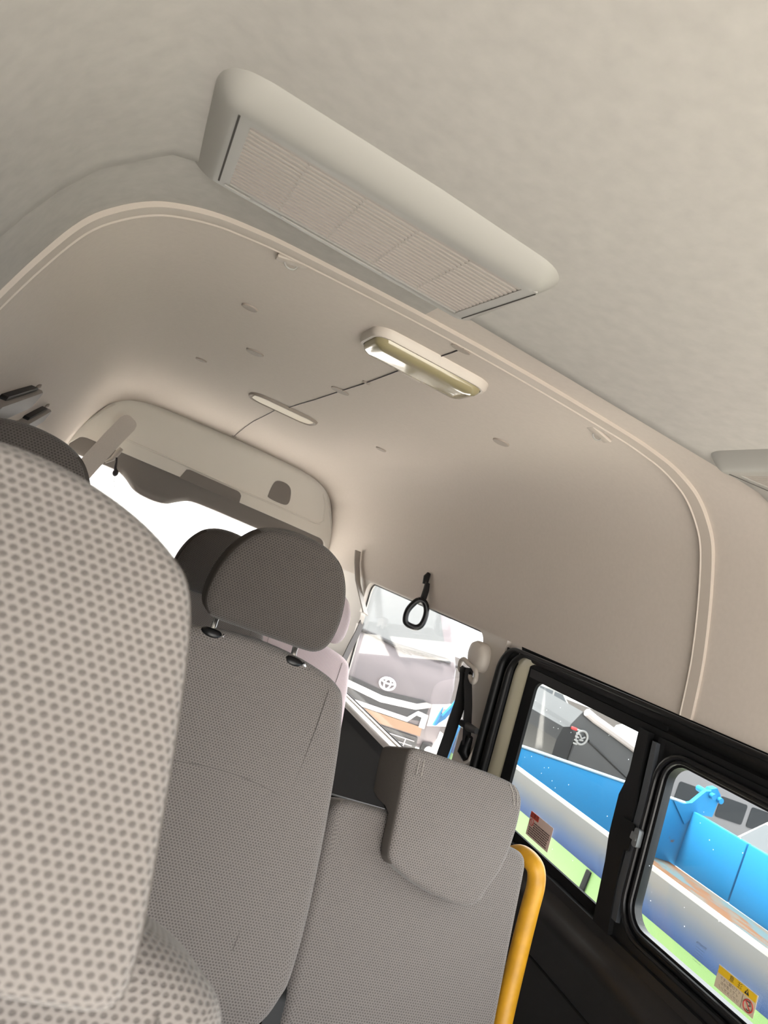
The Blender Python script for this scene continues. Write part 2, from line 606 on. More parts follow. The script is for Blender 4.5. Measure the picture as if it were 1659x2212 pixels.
# right lower wall only behind the sliding door
pr = [(-0.60, 0.0), (-0.625, -0.010), (-0.68, -0.014), (-0.9, -0.012), (-1.12, -0.012), (-1.12, 0.05), (-0.60, 0.05)]
struct(MB().loft([[W(y, z, d) for z, d in pr] for y in (2.08, 3.0, 4.4)], True, cap=True).build('wall_right', M_lower, smooth=False))

# quarter panel with its window
q = plate_hole((2.115, 4.40, -0.60, -0.028), (2.262, 3.552, -0.592, -0.036), 0.055, W, 0.0, 0.035)
q.prism([W(2.00, -0.026, 0.016), W(2.13, -0.026, 0.016), W(2.13, -0.15, 0.022), W(2.06, -0.15, 0.022)], (0.004, 0, 0))
struct(q.build('trim_3', M_trimp))
w1 = struct(MB().loft([[W(p.x, p.y, d) for p in rrect(2.24, 3.57, -0.615, -0.02, 0.06)] for d in (0.028, 0.032)], True, cap=True).build('window_1', M_haze, smooth=False))
plate_hole((2.235, 3.575, -0.62, -0.015), (2.268, 3.546, -0.588, -0.042), 0.05, W, 0.022, 0.027).build('window_gasket', M_rubber, w1)
# pale sill ledge under the quarter window
struct(MB().box((1.368, 2.95, -0.612), (0.05, 1.62, 0.03), 0.008).build('sill_1', mat('pale sill paint', (0.62, 0.60, 0.56, 1), 0.35)))

# weather seal around the sliding-door opening
mb = MB()
for yo, zo, rr, d in ((2.103, -0.046, 0.015, -0.006), (2.063, -0.052, 0.013, 0.004)):
    rads = [rr] * 4
    path = [W(yo, -1.0, d), W(yo, -0.6, d), W(yo, -0.3, d), W(yo, zo - 0.10, d)]
    for k in range(9):
        a = PI / 2 * k / 8
        path.append(W(yo - 0.075 + 0.075 * math.cos(a), zo - 0.075 + 0.075 * math.sin(a), d))
        rads.append(rr * (1 - 0.55 * k / 8))
    path += [W(1.4, zo + 0.006, d), W(0.7, zo + 0.006, d), W(0.2, zo + 0.006, d)]
    mb.tube(path, rads + [rr * 0.45] * 3, 10)
mb.loft([[W(2.118, z, 0.006), W(2.04, z, 0.02)] for z in (-1.0, -0.3, -0.05)], False)
mb.loft([[W(y, -0.030, 0.004), W(y, -0.044, 0.010)] for y in (2.03, 1.3, 0.2)], False)
struct(mb.build('trim_4', M_rubber))
# cream painted jamb showing beside the door
jo = [(2.045, -1.0), (2.045, -0.5), (2.045, -0.15)] + [(2.045 - 0.085 + 0.085 * math.cos(PI / 2 * k / 8), -0.125 + 0.085 * math.sin(PI / 2 * k / 8)) for k in range(9)] + [(1.90, -0.040)]
ji = [(1.967, -1.0), (1.967, -0.5), (1.967, -0.18)] + [(1.967 - 0.045 + 0.045 * math.cos(PI / 2 * k / 8), -0.135 + 0.06 * math.sin(PI / 2 * k / 8)) for k in range(9)] + [(1.90, -0.075)]
struct(MB().loft([[W(*p, 0.012) for p in jo], [W((p[0] + s[0]) / 2, (p[1] + s[1]) / 2, 0.006) for p, s in zip(jo, ji)], [W(*p, 0.016) for p in ji]], False).build('trim_5', M_cream))

# ---- sliding door: lining, window frames, divider, latch
pr = [(-0.552, 0.010), (-0.556, -0.004), (-0.578, -0.006), (-0.582, 0.003), (-0.596, -0.004), (-0.608, -0.022), (-0.618, -0.034), (-0.632, -0.040), (-0.65, -0.034),
      (-0.68, -0.028), (-0.74, -0.026), (-0.744, -0.020), (-0.748, -0.026), (-0.85, -0.03), (-1.12, -0.03), (-1.12, 0.05), (-0.552, 0.05)]
door = struct(MB().loft([[W(y, z, d) for z, d in pr] for y in (0.0, 0.6, 1.2, 1.7, 1.965)], True, cap=True).build('door_1', M_lower))
hd = [(-0.036, 0.012), (-0.048, -0.002), (-0.060, 0.002), (-0.066, 0.012), (-0.072, 0.016), (-0.080, 0.008), (-0.106, 0.010), (-0.110, 0.03), (-0.036, 0.03)]
MB().loft([[W(y, z, d) for z, d in hd] for y in (0.0, 0.6, 1.2, 1.7, 1.955)], True, cap=True).build('header_rail', M_black, door)
plate_hole((1.36, 1.965, -0.556, -0.055), (1.405, 1.912, -0.527, -0.108), 0.03, W, 0.010, 0.020).build('window_frame', M_matte, door)
mb = plate_hole((0.2, 1.372, -0.560, -0.095), (0.42, 1.316, -0.498, -0.134), 0.045, W, 0.004, 0.026)
for r0, dd, rad in ((0.030, -0.002, 0.0065), (0.010, 0.0, 0.005)):
    ring = [W(p.x, p.y, dd) for p in rrect(0.42 - r0, 1.316 + r0, -0.498 - r0, -0.134 + min(r0, 0.02), 0.045 + r0)]
    mb.tube(ring + [ring[0]], rad, 8, cap=False)
mb.build('window_frame', M_gloss, door)
# centre post between the two panes, widening where the latch sits
post = [(-0.095, 1.432, 1.392), (-0.20, 1.428, 1.386), (-0.235, 1.434, 1.380), (-0.262, 1.442, 1.376), (-0.33, 1.441, 1.376), (-0.36, 1.440, 1.376), (-0.42, 1.430, 1.374), (-0.50, 1.424, 1.366), (-0.556, 1.420, 1.358)]
mb = MB().loft([[W(a, z, 0.008), W(a - 0.004, z, -0.008), W(b, z, -0.010), W(b, z, 0.008)] for z, a, b in post], True, cap=True)
mb.build('centre_post', M_black, door)
rail = [(-0.11, 1.378, 1.362), (-0.2, 1.374, 1.352), (-0.25, 1.372, 1.350), (-0.36, 1.372, 1.350), (-0.45, 1.372, 1.350), (-0.52, 1.366, 1.345)]
mb = MB().loft([[W(a, z, 0.006), W(a, z, -0.006), W(b, z, -0.008), W(b, z, 0.006)] for z, a, b in rail], True, cap=True)
mb.build('sash_channel', mat('grey satin channel', (0.045, 0.05, 0.058, 1), 0.4), door)
mb = MB().loft([[W(p.x, p.y, d) for p in rrect(1.358, 1.406, -0.366, -0.302, 0.008)] for d in (0.0, -0.013)], True, cap=True)
lat = mb.build('latch_housing', M_black, door)
lv = MB().loft([[W(p.x, p.y, d) for p in rrect(1.334, 1.350, -0.346, -0.304, 0.006)] for d in (-0.004, -0.018)], True, cap=True)
lv.box(W(1.348, -0.325, -0.014), (0.010, 0.022, 0.018), 0.003)
lv.build('latch_lever', mat('satin silver', (0.17, 0.18, 0.19, 1), 0.4, metal=0.5), lat)
w2 = struct(MB().loft([[W(p.x, p.y, d) for p in rrect(1.395, 1.93, -0.54, -0.09, 0.02)] for d in (0.018, 0.022)], True, cap=True).build('window_2', M_pane, smooth=False))
w3 = struct(MB().loft([[W(p.x, p.y, d) for p in rrect(0.41, 1.33, -0.51, -0.12, 0.02)] for d in (0.012, 0.016)], True, cap=True).build('window_3', M_pane, smooth=False))

# ---- the -X wall above the belt: pillars and two big windows
left = plate_hole((2.05, 4.40, -0.60, -0.028), (2.25, 3.60, -0.585, -0.04), 0.05, WL, 0.0, 0.035)
struct(left.build('trim_6', M_trimp))
left = plate_hole((-0.1, 2.05, -0.60, -0.028), (0.1, 1.90, -0.585, -0.04), 0.05, WL, 0.0, 0.035)
struct(left.build('trim_7', M_trimp))
struct(MB().loft([[WL(p.x, p.y, d) for p in rrect(2.23, 3.62, -0.6, -0.03, 0.05)] for d in (0.028, 0.032)], True, cap=True).build('window_4', M_cutglass, smooth=False))
struct(MB().loft([[WL(p.x, p.y, d) for p in rrect(0.08, 1.92, -0.6, -0.03, 0.05)] for d in (0.028, 0.032)], True, cap=True).build('window_5', M_cutglass, smooth=False))

# ------------------------------------------------------------------ rear hatch
YH = 4.40
def H(x, z, d=0.0):
    return Vector((x, YH + d, z))
arch = [(-0.40, -0.10), (-0.334, 0.044), (-0.277, 0.176), (-0.206, 0.318), (-0.157, 0.387), (-0.115, 0.417), (-0.065, 0.436), (0.03, 0.447), (0.5, 0.450)]
archR = [(1 - x, z) for x, z in arch[:-1]][::-1]
outl = [Vector(p) for p in arch + archR]
hin = [(-0.315, -0.10), (-0.30, 0.044), (-0.262, 0.100), (-0.235, 0.108), (0.0, 0.108), (0.5, 0.105), (1.0, 0.098), (1.235, 0.092), (1.262, 0.08), (1.28, 0.04), (1.315, -0.10)]
def resamp(pts, n):
    P = [Vector(p) for p in pts]
    L = [0]
    for i in range(1, len(P)):
        L.append(L[-1] + (P[i] - P[i - 1]).length)
    return [Vector((interp(L[-1] * k / (n - 1), L, [p.x for p in P]), interp(L[-1] * k / (n - 1), L, [p.y for p in P]))) for k in range(n)]
A_ = resamp(outl, 90)
# shape the opening's top edge over the same number of points
B_ = []
for p in A_:
    x = max(-0.30, min(1.285, p.x))
    z = interp(x, [c[0] for c in hin], [c[1] for c in hin])
    B_.append(Vector((x, min(z, p.y - 0.004))))
def between(f):
    return [a + (b - a) * f for a, b in zip(A_, B_)]
hatch = MB().loft([[H(p.x, p.y, 0.045) for p in A_], [H(p.x, p.y, 0.005) for p in A_], [H(p.x, p.y, -0.018) for p in between(0.06)], [H(p.x, p.y, -0.022) for p in between(0.16)],
                   [H(p.x, p.y, -0.014) for p in between(0.22)], [H(p.x, p.y, -0.012) for p in between(0.8)], [H(p.x, p.y, -0.010) for p in B_], [H(p.x, p.y, 0.05) for p in B_]], False).build('door_2', M_hatch)
struct(hatch)
# raised seam across the lining, slot and square recess cover
MB().tube([H(x, z, -0.016) for x, z in ((-0.05, 0.184), (0.31, 0.180), (0.658, 0.172), (1.150, 0.165), (1.185, 0.172), (1.202, 0.195), (1.17, 0.30), (1.12, 0.37))], 0.005, 8).build('lining_seam', M_hatch, hatch)
MB().prism([H(p.x, p.y, -0.019) for p in [Vector((0.31, 0.10)), Vector((0.682, 0.098)), Vector((0.676, 0.142)), Vector((0.662, 0.156)), Vector((0.645, 0.161)), Vector((0.345, 0.166)), Vector((0.328, 0.16))]], (0, 0.012, 0)).build('pull_recess', M_hatchrec, hatch)
MB().prism([H(p.x, p.y, -0.018) for p in smooth_closed([Vector((0.838, 0.196)), Vector((0.823, 0.217)), Vector((0.826, 0.29)), Vector((0.85, 0.314)), Vector((0.9, 0.316)), Vector((0.937, 0.292)), Vector((0.957, 0.225)), Vector((0.935, 0.194))], 4)], (0, 0.012, 0)).build('square_cover', M_hatchrec, hatch)
# grey upper window moulding with its wavy lower edge, set deeper than the lining
wav = [(-0.30, 0.0), (-0.097, 0.002), (-0.007, -0.002), (0.045, -0.024), (0.098, -0.060), (0.153, -0.077), (0.241, -0.081), (0.303, -0.070), (0.346, -0.043), (0.395, -0.014), (0.435, -0.002), (0.568, 0.001), (0.885, -0.004), (1.285, -0.006)]
wv = resamp(smooth_open([Vector(p) for p in wav], 5), 60)
MB().loft([[H(p.x, 0.13, 0.030) for p in wv], [H(p.x, p.y + 0.035, 0.030) for p in wv], [H(p.x, p.y + 0.004, 0.045) for p in wv], [H(p.x, p.y, 0.055) for p in wv], [H(p.x, 0.13, 0.06) for p in wv]], False).build('window_moulding', M_hatchrec, hatch)
w6 = struct(MB().box((XC, YH + 0.075, -0.22), (1.64, 0.004, 0.70)).build('window_6', M_rear, smooth=False))
mb = MB()
for k in range(12):
    z = -0.06 - 0.036 * k
    mb.box((XC, YH + 0.072, z), (1.5, 0.001, 0.0012))
mb.build('heating_wires', mat('window heating wire', (0.35, 0.33, 0.3, 1), 0.6), w6)
struct(MB().box((XC, YH + 0.03, -0.86), (1.76, 0.06, 0.56), 0.01).build('wall_rear', M_lower))
for sx, nm in ((-0.345, 'trim_8'), (1.345, 'trim_9')):
    struct(MB().box((sx, YH + 0.03, -0.31), (0.085, 0.06, 0.56), 0.01).build(nm, M_hatch))

# ------------------------------------------------------------------ seats
SL = Vector((0, 0.31, 0.951)).normalized()          # up along a reclined backrest
DP = Vector((0, 0.951, -0.31)).normalized()         # into the backrest
HR_D = [(0.0, 0.223), (0.030, 0.221), (0.060, 0.214), (0.090, 0.198), (0.112, 0.173), (0.129, 0.140), (0.140, 0.098), (0.1425, 0.055), (0.136, 0.024), (0.118, 0.005), (0.09, 0.0), (0.045, 0.0)]
HR_T = [(0.0, 0.240), (0.018, 0.239), (0.036, 0.236), (0.055, 0.231), (0.073, 0.224), (0.089, 0.215), (0.100, 0.206), (0.108, 0.192), (0.115, 0.170), (0.122, 0.140), (0.128, 0.110), (0.1335, 0.080), (0.139, 0.050), (0.1425, 0.025), (0.142, 0.008), (0.132, 0.0), (0.105, -0.001), (0.05, 0.0)]
BACK = [(0.0, 0.006), (0.084, 0.0), (0.16, -0.016), (0.198, -0.034), (0.214, -0.055), (0.226, -0.10), (0.234, -0.143), (0.246, -0.234), (0.257, -0.348), (0.265, -0.474), (0.263, -0.57), (0.253, -0.605), (0.232, -0.645), (0.19, -0.675), (0.09, -0.69)]
def sym(pts):
    """right half listed top to bottom -> closed counter-clockwise outline"""
    R = [Vector(p) for p in pts]
    Lf = [Vector((-p.x, p.y)) for p in R if p.x > 1e-6]
    return smooth_closed((Lf + R[::-1])[::1], 4)
def ccw(o):
    a = sum(o[i - 1].x * o[i].y - o[i].x * o[i - 1].y for i in range(len(o)))
    return o if a > 0 else o[::-1]
def seat(name, cx, y0, z0, label, hr, lift, fwd=0.0, group='cloth passenger seats', kx=1.0, posts=True, hs=1.0, M_fab=M_fab, M_side=M_side):
    root = empty(name, (cx, y0, FLOOR), label, 'seat', group)
    O = Vector((cx, y0, z0))
    def f(u, d, w):
        return O + Vector((u * kx, 0, 0)) + DP * d + SL * w
    pillow(ccw(sym(BACK)), 0.11, 0.028, 0.012, f, 'backrest', [M_fab, M_side], root, side_mat=False)
    # sewn seams on the front of the backrest
    mb = MB()
    def dep(u, w):
        return -0.011 * (1 - min(1, max(abs(u) / 0.2, abs(w + 0.33) / 0.3)) ** 2.2) - 0.0006
    for s in (-1, 1):
        mb.tube([f(s * u, dep(u, w), w) for u, w in ((0.170, -0.05), (0.166, -0.12), (0.158, -0.20), (0.148, -0.28), (0.142, -0.36), (0.135, -0.45), (0.128, -0.54))], 0.0008, 5)
    mb.tube([f(u, dep(u, -0.262 + 0.0 * u), -0.255 - 0.10 * (u / 0.15) ** 2 * 0.2) for u in [-0.148 + 0.296 * k / 20 for k in range(21)]], 0.0008, 5)
    mb.build('seam', M_stitch, root)
    def fh(u, d, w):
        if hr is HR_D:                                  # headrest stands upright on its posts
            return O + Vector((u * hs, 0, 0)) + Vector((0, d - 0.018 - 0.06 * w, 0)) + Vector((0, 0, 0.985 * w * hs)) + SL * lift
        return O + Vector((u * hs, 0, 0)) + DP * (d - fwd) + SL * (w * hs + lift)
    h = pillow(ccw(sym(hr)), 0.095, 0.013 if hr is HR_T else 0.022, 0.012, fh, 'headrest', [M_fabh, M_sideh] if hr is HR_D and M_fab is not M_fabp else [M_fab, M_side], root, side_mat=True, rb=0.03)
    if posts:
        for s in (-1, 1):
            mb = MB()
            mb.tube([f(s * 0.089 - 0.008, 0.026, 0.045), f(s * 0.089 - 0.008, 0.020, -0.02)], 0.0062, 12)
            mb.build('headrest_post', M_chrome, root)
            g = MB()
            c = f(s * 0.089 - 0.009, 0.010, -0.018)
            rgs = []
            for k in range(7):
                a = -PI / 2 + PI * k / 6
                rgs.append([c + Vector((0.024 * math.cos(a) ** 0.6 * math.cos(t), 0, 0)) + DP * (0.013 * math.cos(a) ** 0.6 * math.sin(t)) + SL * (0.011 * math.sin(a)) if abs(math.cos(a)) > 1e-6 else c + SL * (0.011 * math.sin(a)) for t in [2 * PI * j / 20 for j in range(20)]])
            g.loft(rgs, True)
            gg = g.build('post_guide', M_gloss, root)
            MB().tube([c + Vector((0.021, 0, 0.004)) - DP * 0.006, c + Vector((0.027, 0, -0.001)) - DP * 0.004, c + Vector((0.026, 0, -0.006)) - DP * 0.004], 0.0035, 8).build('release_button', M_chrome, gg)
    for sx in (-1, 1):
        mb = MB().loft([[f(sx * (0.235 + dx), p.x, p.y) for p in rrect(0.03, 0.13, -0.76, -0.585, 0.03, 5)] for dx in (0.0, 0.035)], True, cap=True)
        mb.build('recliner_cover', M_black, root)
    # cushion and pedestal
    cy = y0 + SL.y * -0.62 + 0.02
    cz = z0 - 0.67
    MB().box((cx, cy - 0.20, cz - 0.03), (0.46 * kx, 0.50, 0.13), 0.045, seg=4).build('cushion', M_side, root)
    MB().box((cx, cy - 0.18, (cz - 0.09 + FLOOR) / 2), (0.36, 0.36, cz - 0.09 - FLOOR), 0.01).build('pedestal', M_black, root)
    return root

s_near = seat('passenger_seat', -0.045, 0.425, -0.222, 'nearest cloth seat with a large trapezoid headrest and pitted grey cloth seen close up', HR_T, -0.035, fwd=0.072, posts=False, kx=1.05)
s_r2 = seat('passenger_seat', 0.378, 1.470, -0.207, 'brown grey cloth seat with rounded dark headrest on two chrome posts, beside the folding seat', HR_D, 0.011)
s_l2 = seat('passenger_seat', -0.158, 1.470, -0.207, 'cloth seat whose rounded dark headrest top shows behind the close headrest, below the assist grips', HR_D, 0.006, kx=0.80)
s_r3 = seat('passenger_seat', 0.400, 2.400, -0.250, 'blackish backlit seat headrest against the bright rear window, behind the chrome-posted headrest', HR_D, -0.012, posts=False)
s_l3 = seat('passenger_seat', -0.170, 2.400, -0.262, 'black sliver of a seat headrest beside the grey hatch strap', HR_D, 0.010, kx=0.82)
s_p = seat('passenger_seat', 0.950, 2.960, -0.342, 'pale pinkish rear seat, cloth lightened as if sunlit, beside the dusty quarter window', HR_D, 0.012, posts=False, M_fab=M_fabp, M_side=M_sidep2)

# narrow folding aisle seat with the headrest hooked over its backrest
root = empty('folding_seat', (0.897, 1.435, FLOOR), 'folding aisle seat with square hooked headrest, standing beside the yellow handrail', 'seat')
O = Vector((0.897, 1.435, -0.447))
def fj(u, d, w):
    return O + Vector((u, 0, 0)) + DP * d + SL * w
jb = [(0.0, 0.0), (0.12, -0.001), (0.20, -0.003), (0.238, -0.010), (0.252, -0.030), (0.253, -0.07), (0.248, -0.2), (0.244, -0.35), (0.24, -0.46), (0.228, -0.49), (0.20, -0.50), (0.1, -0.50)]
pillow(ccw(sym(jb)), 0.10, 0.022, 0.006, fj, 'backrest', [M_fab, M_side], root)
jh = [(-0.128, 0.128), (-0.10, 0.134), (0.0, 0.133), (0.10, 0.130), (0.150, 0.122), (0.172, 0.10), (0.176, 0.06), (0.168, 0.0), (0.152, -0.055), (0.128, -0.098), (0.112, -0.126), (0.088, -0.138), (0.05, -0.140), (0.0, -0.134), (-0.05, -0.122), (-0.095, -0.106), (-0.118, -0.094), (-0.126, -0.075), (-0.128, -0.03), (-0.130, 0.03), (-0.133, 0.08), (-0.134, 0.112)]
def jdep(u, w):
    t = max(0.0, min(1.0, (w + 0.005) / 0.035))
    return 0.055 + 0.095 * t * t * (3 - 2 * t)
def fjh(u, d, w):
    return O + Vector((u - 0.004, 0, 0)) + DP * (d - 0.052) + SL * w
h = pillow(ccw(smooth_closed([Vector(p) for p in jh], 5)), jdep, 0.013, 0.008, fjh, 'headrest', [M_fab, M_side], root, side_mat=True, rb=0.02)
for du in (0.0, 0.012):
    mb = MB()
    mb.tube([fjh(0.13 + du, -0.001 + 0.0, 0.122), fjh(0.142 + du, -0.0025, 0.105), fjh(0.150 + du * 0.8, -0.003, 0.08)], 0.0009, 5)
    mb.build('seam', M_beltgrey, h)
    mb = MB()
    mb.tube([fjh(-0.105 + du, 0.003, 0.124), fjh(-0.108 + du, -0.003, 0.105), fjh(-0.108 + du, -0.004, 0.08)], 0.0009, 5)
    mb.build('seam', M_beltgrey, h)
MB().box((0.90, 1.16, -0.95), (0.44, 0.40, 0.10), 0.035, seg=4).build('cushion', M_side, root)
MB().box((0.889, 1.18, -1.05), (0.30, 0.30, 0.14), 0.01).build('pedestal', M_black, root)
MB().box((0.889, 1.50, -0.74), (0.46, 0.05, 0.52), 0.015, Matrix.Rotation(-math.radians(18), 3, 'X')).build('back_shell', M_black, root)

# yellow handrail beside it
hr = [fj(0.270, 0.095, -0.022), fj(0.281, 0.065, -0.013), fj(0.294, 0.03, -0.030), fj(0.306, 0.03, -0.065), fj(0.300, 0.03, -0.12), fj(0.291, 0.03, -0.2), fj(0.281, 0.03, -0.3), fj(0.273, 0.03, -0.4), fj(0.26, 0.03, -0.55), fj(0.25, 0.03, -0.69)]
o = MB().tube(smooth_open(hr, 6), 0.0215, 20).build('handrail', M_yellow)
tag(o, 'yellow padded handrail bent down beside the folding seat', 'handrail')

# ------------------------------------------------------------------ ceiling fittings
def housing_z(x, y, X0, X1, Y0, Y1, zc):
    dx = min(x - X0, X1 - x)
    fx = math.sin(PI / 2 * max(0, min(1, dx / 0.036)))
    fy = math.sin(PI / 2 * max(0, min(1, (y - Y0) / 0.050)))
    t = (y - Y0) / (Y1 - Y0)
    p = 0.0255 - 0.017 * max(0, (t - 0.17) / 0.83)
    # rounded corners in plan
    return zc + 0.004 - (p + 0.004) * min(1, fx ** 0.9) * min(1, fy ** 0.9)
def vent(label, X0, X1, Y0, Y1, M, zc):
    """ceiling air outlet; built long in x, grille towards +y, then placed by the matrix M"""
    c = M @ Vector(((X0 + X1) / 2, (Y0 + Y1) / 2, zc))
    root = empty('air_vent', c, label, 'air vent', 'ceiling air vents')
    nx, ny = 84, 44
    gx0, gx1, gy0, gy1 = X0 + 0.040, X1 - 0.026, Y0 + 0.050, Y1 - 0.010
    vs, fs = [], []
    for j in range(ny + 1):
        for i in range(nx + 1):
            x = X0 + (X1 - X0) * i / nx
            y = Y0 + (Y1 - Y0) * j / ny
            # squeeze the plan outline to round its corners
            cy = max(0, (Y0 + 0.065 - y) / 0.065)
            lim = 0.05 * (1 - math.sqrt(max(0, 1 - cy * cy)))
            xm = (X0 + X1) / 2
            x2 = xm + (x - xm) * ((X1 - X0) / 2 - lim) / ((X1 - X0) / 2)
            vs.append(M @ Vector((x2, y, housing_z(x, y, X0, X1, Y0, Y1, zc))))
    for j in range(ny):
        for i in range(nx):
            xa = X0 + (X1 - X0) * (i + 0.5) / nx
            ya = Y0 + (Y1 - Y0) * (j + 0.5) / ny
            if gx0 + 0.004 < xa < gx1 - 0.004 and gy0 + 0.004 < ya < gy1 - 0.004:
                continue
            a = j * (nx + 1) + i
            fs.append([a, a + 1, a + nx + 2, a + nx + 1])
    # rear closing wall
    b = len(vs)
    for i in range(nx + 1):
        vs.append(vs[ny * (nx + 1) + i] + Vector((0, 0, 0.03)))
    for i in range(nx):
        a = ny * (nx + 1) + i
        fs.append([a, a + 1, b + i + 1, b + i])
    mesh_obj('housing', vs, fs, M_vent, root)
    def gz(y, dz=0.0):
        t = (y - Y0) / (Y1 - Y0)
        return zc - (0.0255 - 0.017 * max(0, (t - 0.17) / 0.83)) + dz
    mb = MB()
    def bar(xa, xb, ya, yb, dz, th):
        mb.prism([M @ Vector((xa, ya, gz(ya, dz))), M @ Vector((xb, ya, gz(ya, dz))), M @ Vector((xb, yb, gz(yb, dz))), M @ Vector((xa, yb, gz(yb, dz)))], (0, 0, th))
    fw = 0.016
    bar(gx0, gx1, gy0, gy0 + fw, 0.0005, 0.006)
    bar(gx0, gx1, gy1 - 0.010, gy1, 0.0005, 0.006)
    bar(gx0, gx0 + fw, gy0 + fw, gy1 - 0.010, 0.0005, 0.006)
    bar(gx1 - fw, gx1, gy0 + fw, gy1 - 0.010, 0.0005, 0.006)
    g = mb.build('grille_frame', M_vent, root, smooth=False)
    mb = MB()
    n = 17
    ya0, ya1 = gy0 + fw, gy1 - 0.010
    for k in range(n):
        y = ya0 + (ya1 - ya0) * (k + 0.5) / n
        bar(gx0 + fw, gx1 - fw, y - 0.0042, y + 0.0024, 0.0015, 0.003)
    for k in range(1, 5):
        x = gx0 + fw + (gx1 - gx0 - 2 * fw) * k / 5
        bar(x - 0.001, x + 0.001, ya0, ya1, 0.002, 0.004)
    mb.build('slats', M_grille, g, smooth=False)
    mb = MB()
    bar(gx0 + 0.002, gx1 - 0.002, gy0 + 0.002, gy1 - 0.002, 0.0075, 0.003)
    mb.build('vent_hollow', M_ventdark, root, smooth=False)
    mb = MB()
    for xa, xb in ((gx0 + 0.01, gx0 + 0.05), (gx0 + 0.10, gx1 - 0.15)):
        bar(xa, xb, gy1 - 0.003, gy1 + 0.004, -0.0015, 0.004)
    mb.build('retaining_lip', M_vent, root, smooth=False)
    for xa, xb in ((gx0 - 0.0005, gx0 + 0.0022), (gx1 - 0.0008, gx1 + 0.0004)):
        mb = MB()
        bar(xa, xb, gy0 + 0.004, gy1 - 0.004, -0.0006, 0.002)
        mb.build('side_slit', M_ventslit, root, smooth=False)
    return root
vent('long warm grey ceiling air vent with slatted grille above the headliner arch', -0.078, 0.408, 0.800, 1.102, Matrix.Identity(4), 0.4465)
# rotated so its solid flank faces the aisle and its grille the window side
vent('ceiling air vent cut by the frame edge, high above the sliding windows', -0.245, 0.245, -0.222, 0.0, Matrix.Translation((1.115, 0.830, 0)) @ Matrix.Rotation(-PI / 2, 4, 'Z'), 0.4335)

def zroof(x, y):
    hx = abs(x - XC)
    dz = interp(y, [3.3, 3.6, 3.8, 4.0, 4.2, 4.3, 4.4], [0, 0.004, 0.011, 0.022, 0.040, 0.047, 0.05])
    z = interp(hx, [p[0] for p in PROF[::-1]], [p[1] for p in PROF[::-1]])
    return z - dz
def lamp(name, label, x0, x1, y0, y1, drop, lens_m, r):
    root = empty(name, ((x0 + x1) / 2, (y0 + y1) / 2, zroof(0.5, y0)), label, 'ceiling lamp')
    z = 0.486
    o = rrect(x0, x1, y0, y1, r, 8)
    def ins(d):
        return rrect(x0 + d, x1 - d, y0 + d, y1 - d, max(r - d, 0.004), 8)
    mb = MB().loft([[Vector((p.x, p.y, z + 0.004)) for p in ins(0)], [Vector((p.x, p.y, z - drop * 0.6)) for p in ins(0.001)], [Vector((p.x, p.y, z - drop)) for p in ins(0.006)],
                    [Vector((p.x, p.y, z - drop)) for p in ins(0.012)], [Vector((p.x, p.y, z - drop + 0.004)) for p in ins(0.0125)]], True)
    mb.build('bezel', M_trimp, root)
    lr = []
    for f, dd in ((0.0125, 0.003), (0.015, -0.006), (0.021, -0.013), (0.032, -0.017), (0.048, -0.018)):
        rr = ins(min(f, (y1 - y0) / 2 - 0.006))
        lr.append([Vector((p.x, p.y, z - drop + dd)) for p in rr])
    MB().loft(lr, True, cap=True).build('lens', lens_m, root)
    return root
L1 = lamp('dome_lamp', 'glossy clear-lensed dome lamp on the headliner next to the arch trim', 0.345, 0.640, 1.448, 1.605, 0.018, M_lens, 0.045)
MB().box((0.500, 1.598, 0.462), (0.05, 0.008, 0.012), 0.002).build('switch', M_trimp, L1)
# chrome reflector halves seen through the lens
mb = MB()
for xa in (0.40, 0.585):
    mb.box((xa, 1.528, 0.4645), (0.075, 0.06, 0.004), 0.0015)
L2 = empty('ceiling_lamp', (0.472, 2.95, 0.488), 'slim matt ceiling lamp set in the headliner near the rear hatch', 'ceiling lamp')
o = rrect(0.330, 0.616, 2.865, 3.03, 0.06, 8)
def o2(d):
    return rrect(0.330 + d, 0.616 - d, 2.865 + d, 3.03 - d, 0.06 - d, 8)
MB().loft([[Vector((p.x, p.y, 0.4885)) for p in o2(-0.004)], [Vector((p.x, p.y, 0.4775)) for p in o2(0.0)], [Vector((p.x, p.y, 0.476)) for p in o2(0.004)], [Vector((p.x, p.y, 0.482)) for p in o2(0.012)]], True).build('bezel', M_rec, L2)
MB().loft([[Vector((p.x, p.y, 0.484)) for p in o2(0.011)], [Vector((p.x, p.y, 0.479)) for p in o2(0.014)], [Vector((p.x, p.y, 0.476)) for p in o2(0.03)]], True, cap=True).build('lens', mat('matt lamp lens', (0.55, 0.47, 0.33, 1), 0.5), L2)

# round plugs in the headliner
caps = [(0.118, 1.775, 0.020, 'round grey headliner plug nearest the arch trim, on the driver-window half'), (0.098, 2.70, 0.020, 'small round headliner plug farthest along the curved driver-window half'),
        (0.212, 2.215, 0.027, 'thin oval headliner plug midway between the two ceiling lamps'), (0.868, 2.78, 0.022, 'small headliner plug beyond the lamps on the sliding-door half'),
        (0.886, 1.825, 0.024, 'round headliner plug beside the dome lamp towards the sliding door')]
for x, y, r, lb in caps:
    z = zroof(x, y)
    mb = MB()
    rr = []
    for f, dz in ((1.05, 0.003), (1.0, -0.003), (0.9, -0.0045), (0.6, -0.0035)):
        rr.append([Vector((x + r * f * math.cos(a), y + r * f * math.sin(a), zroof(x + r * f * math.cos(a), y) + dz)) for a in [2 * PI * k / 24 for k in range(24)]])
    o = mb.loft(rr, True, cap=True).build('headliner_plug', M_rec)
    tag(o, lb, 'plug', 'headliner plugs')
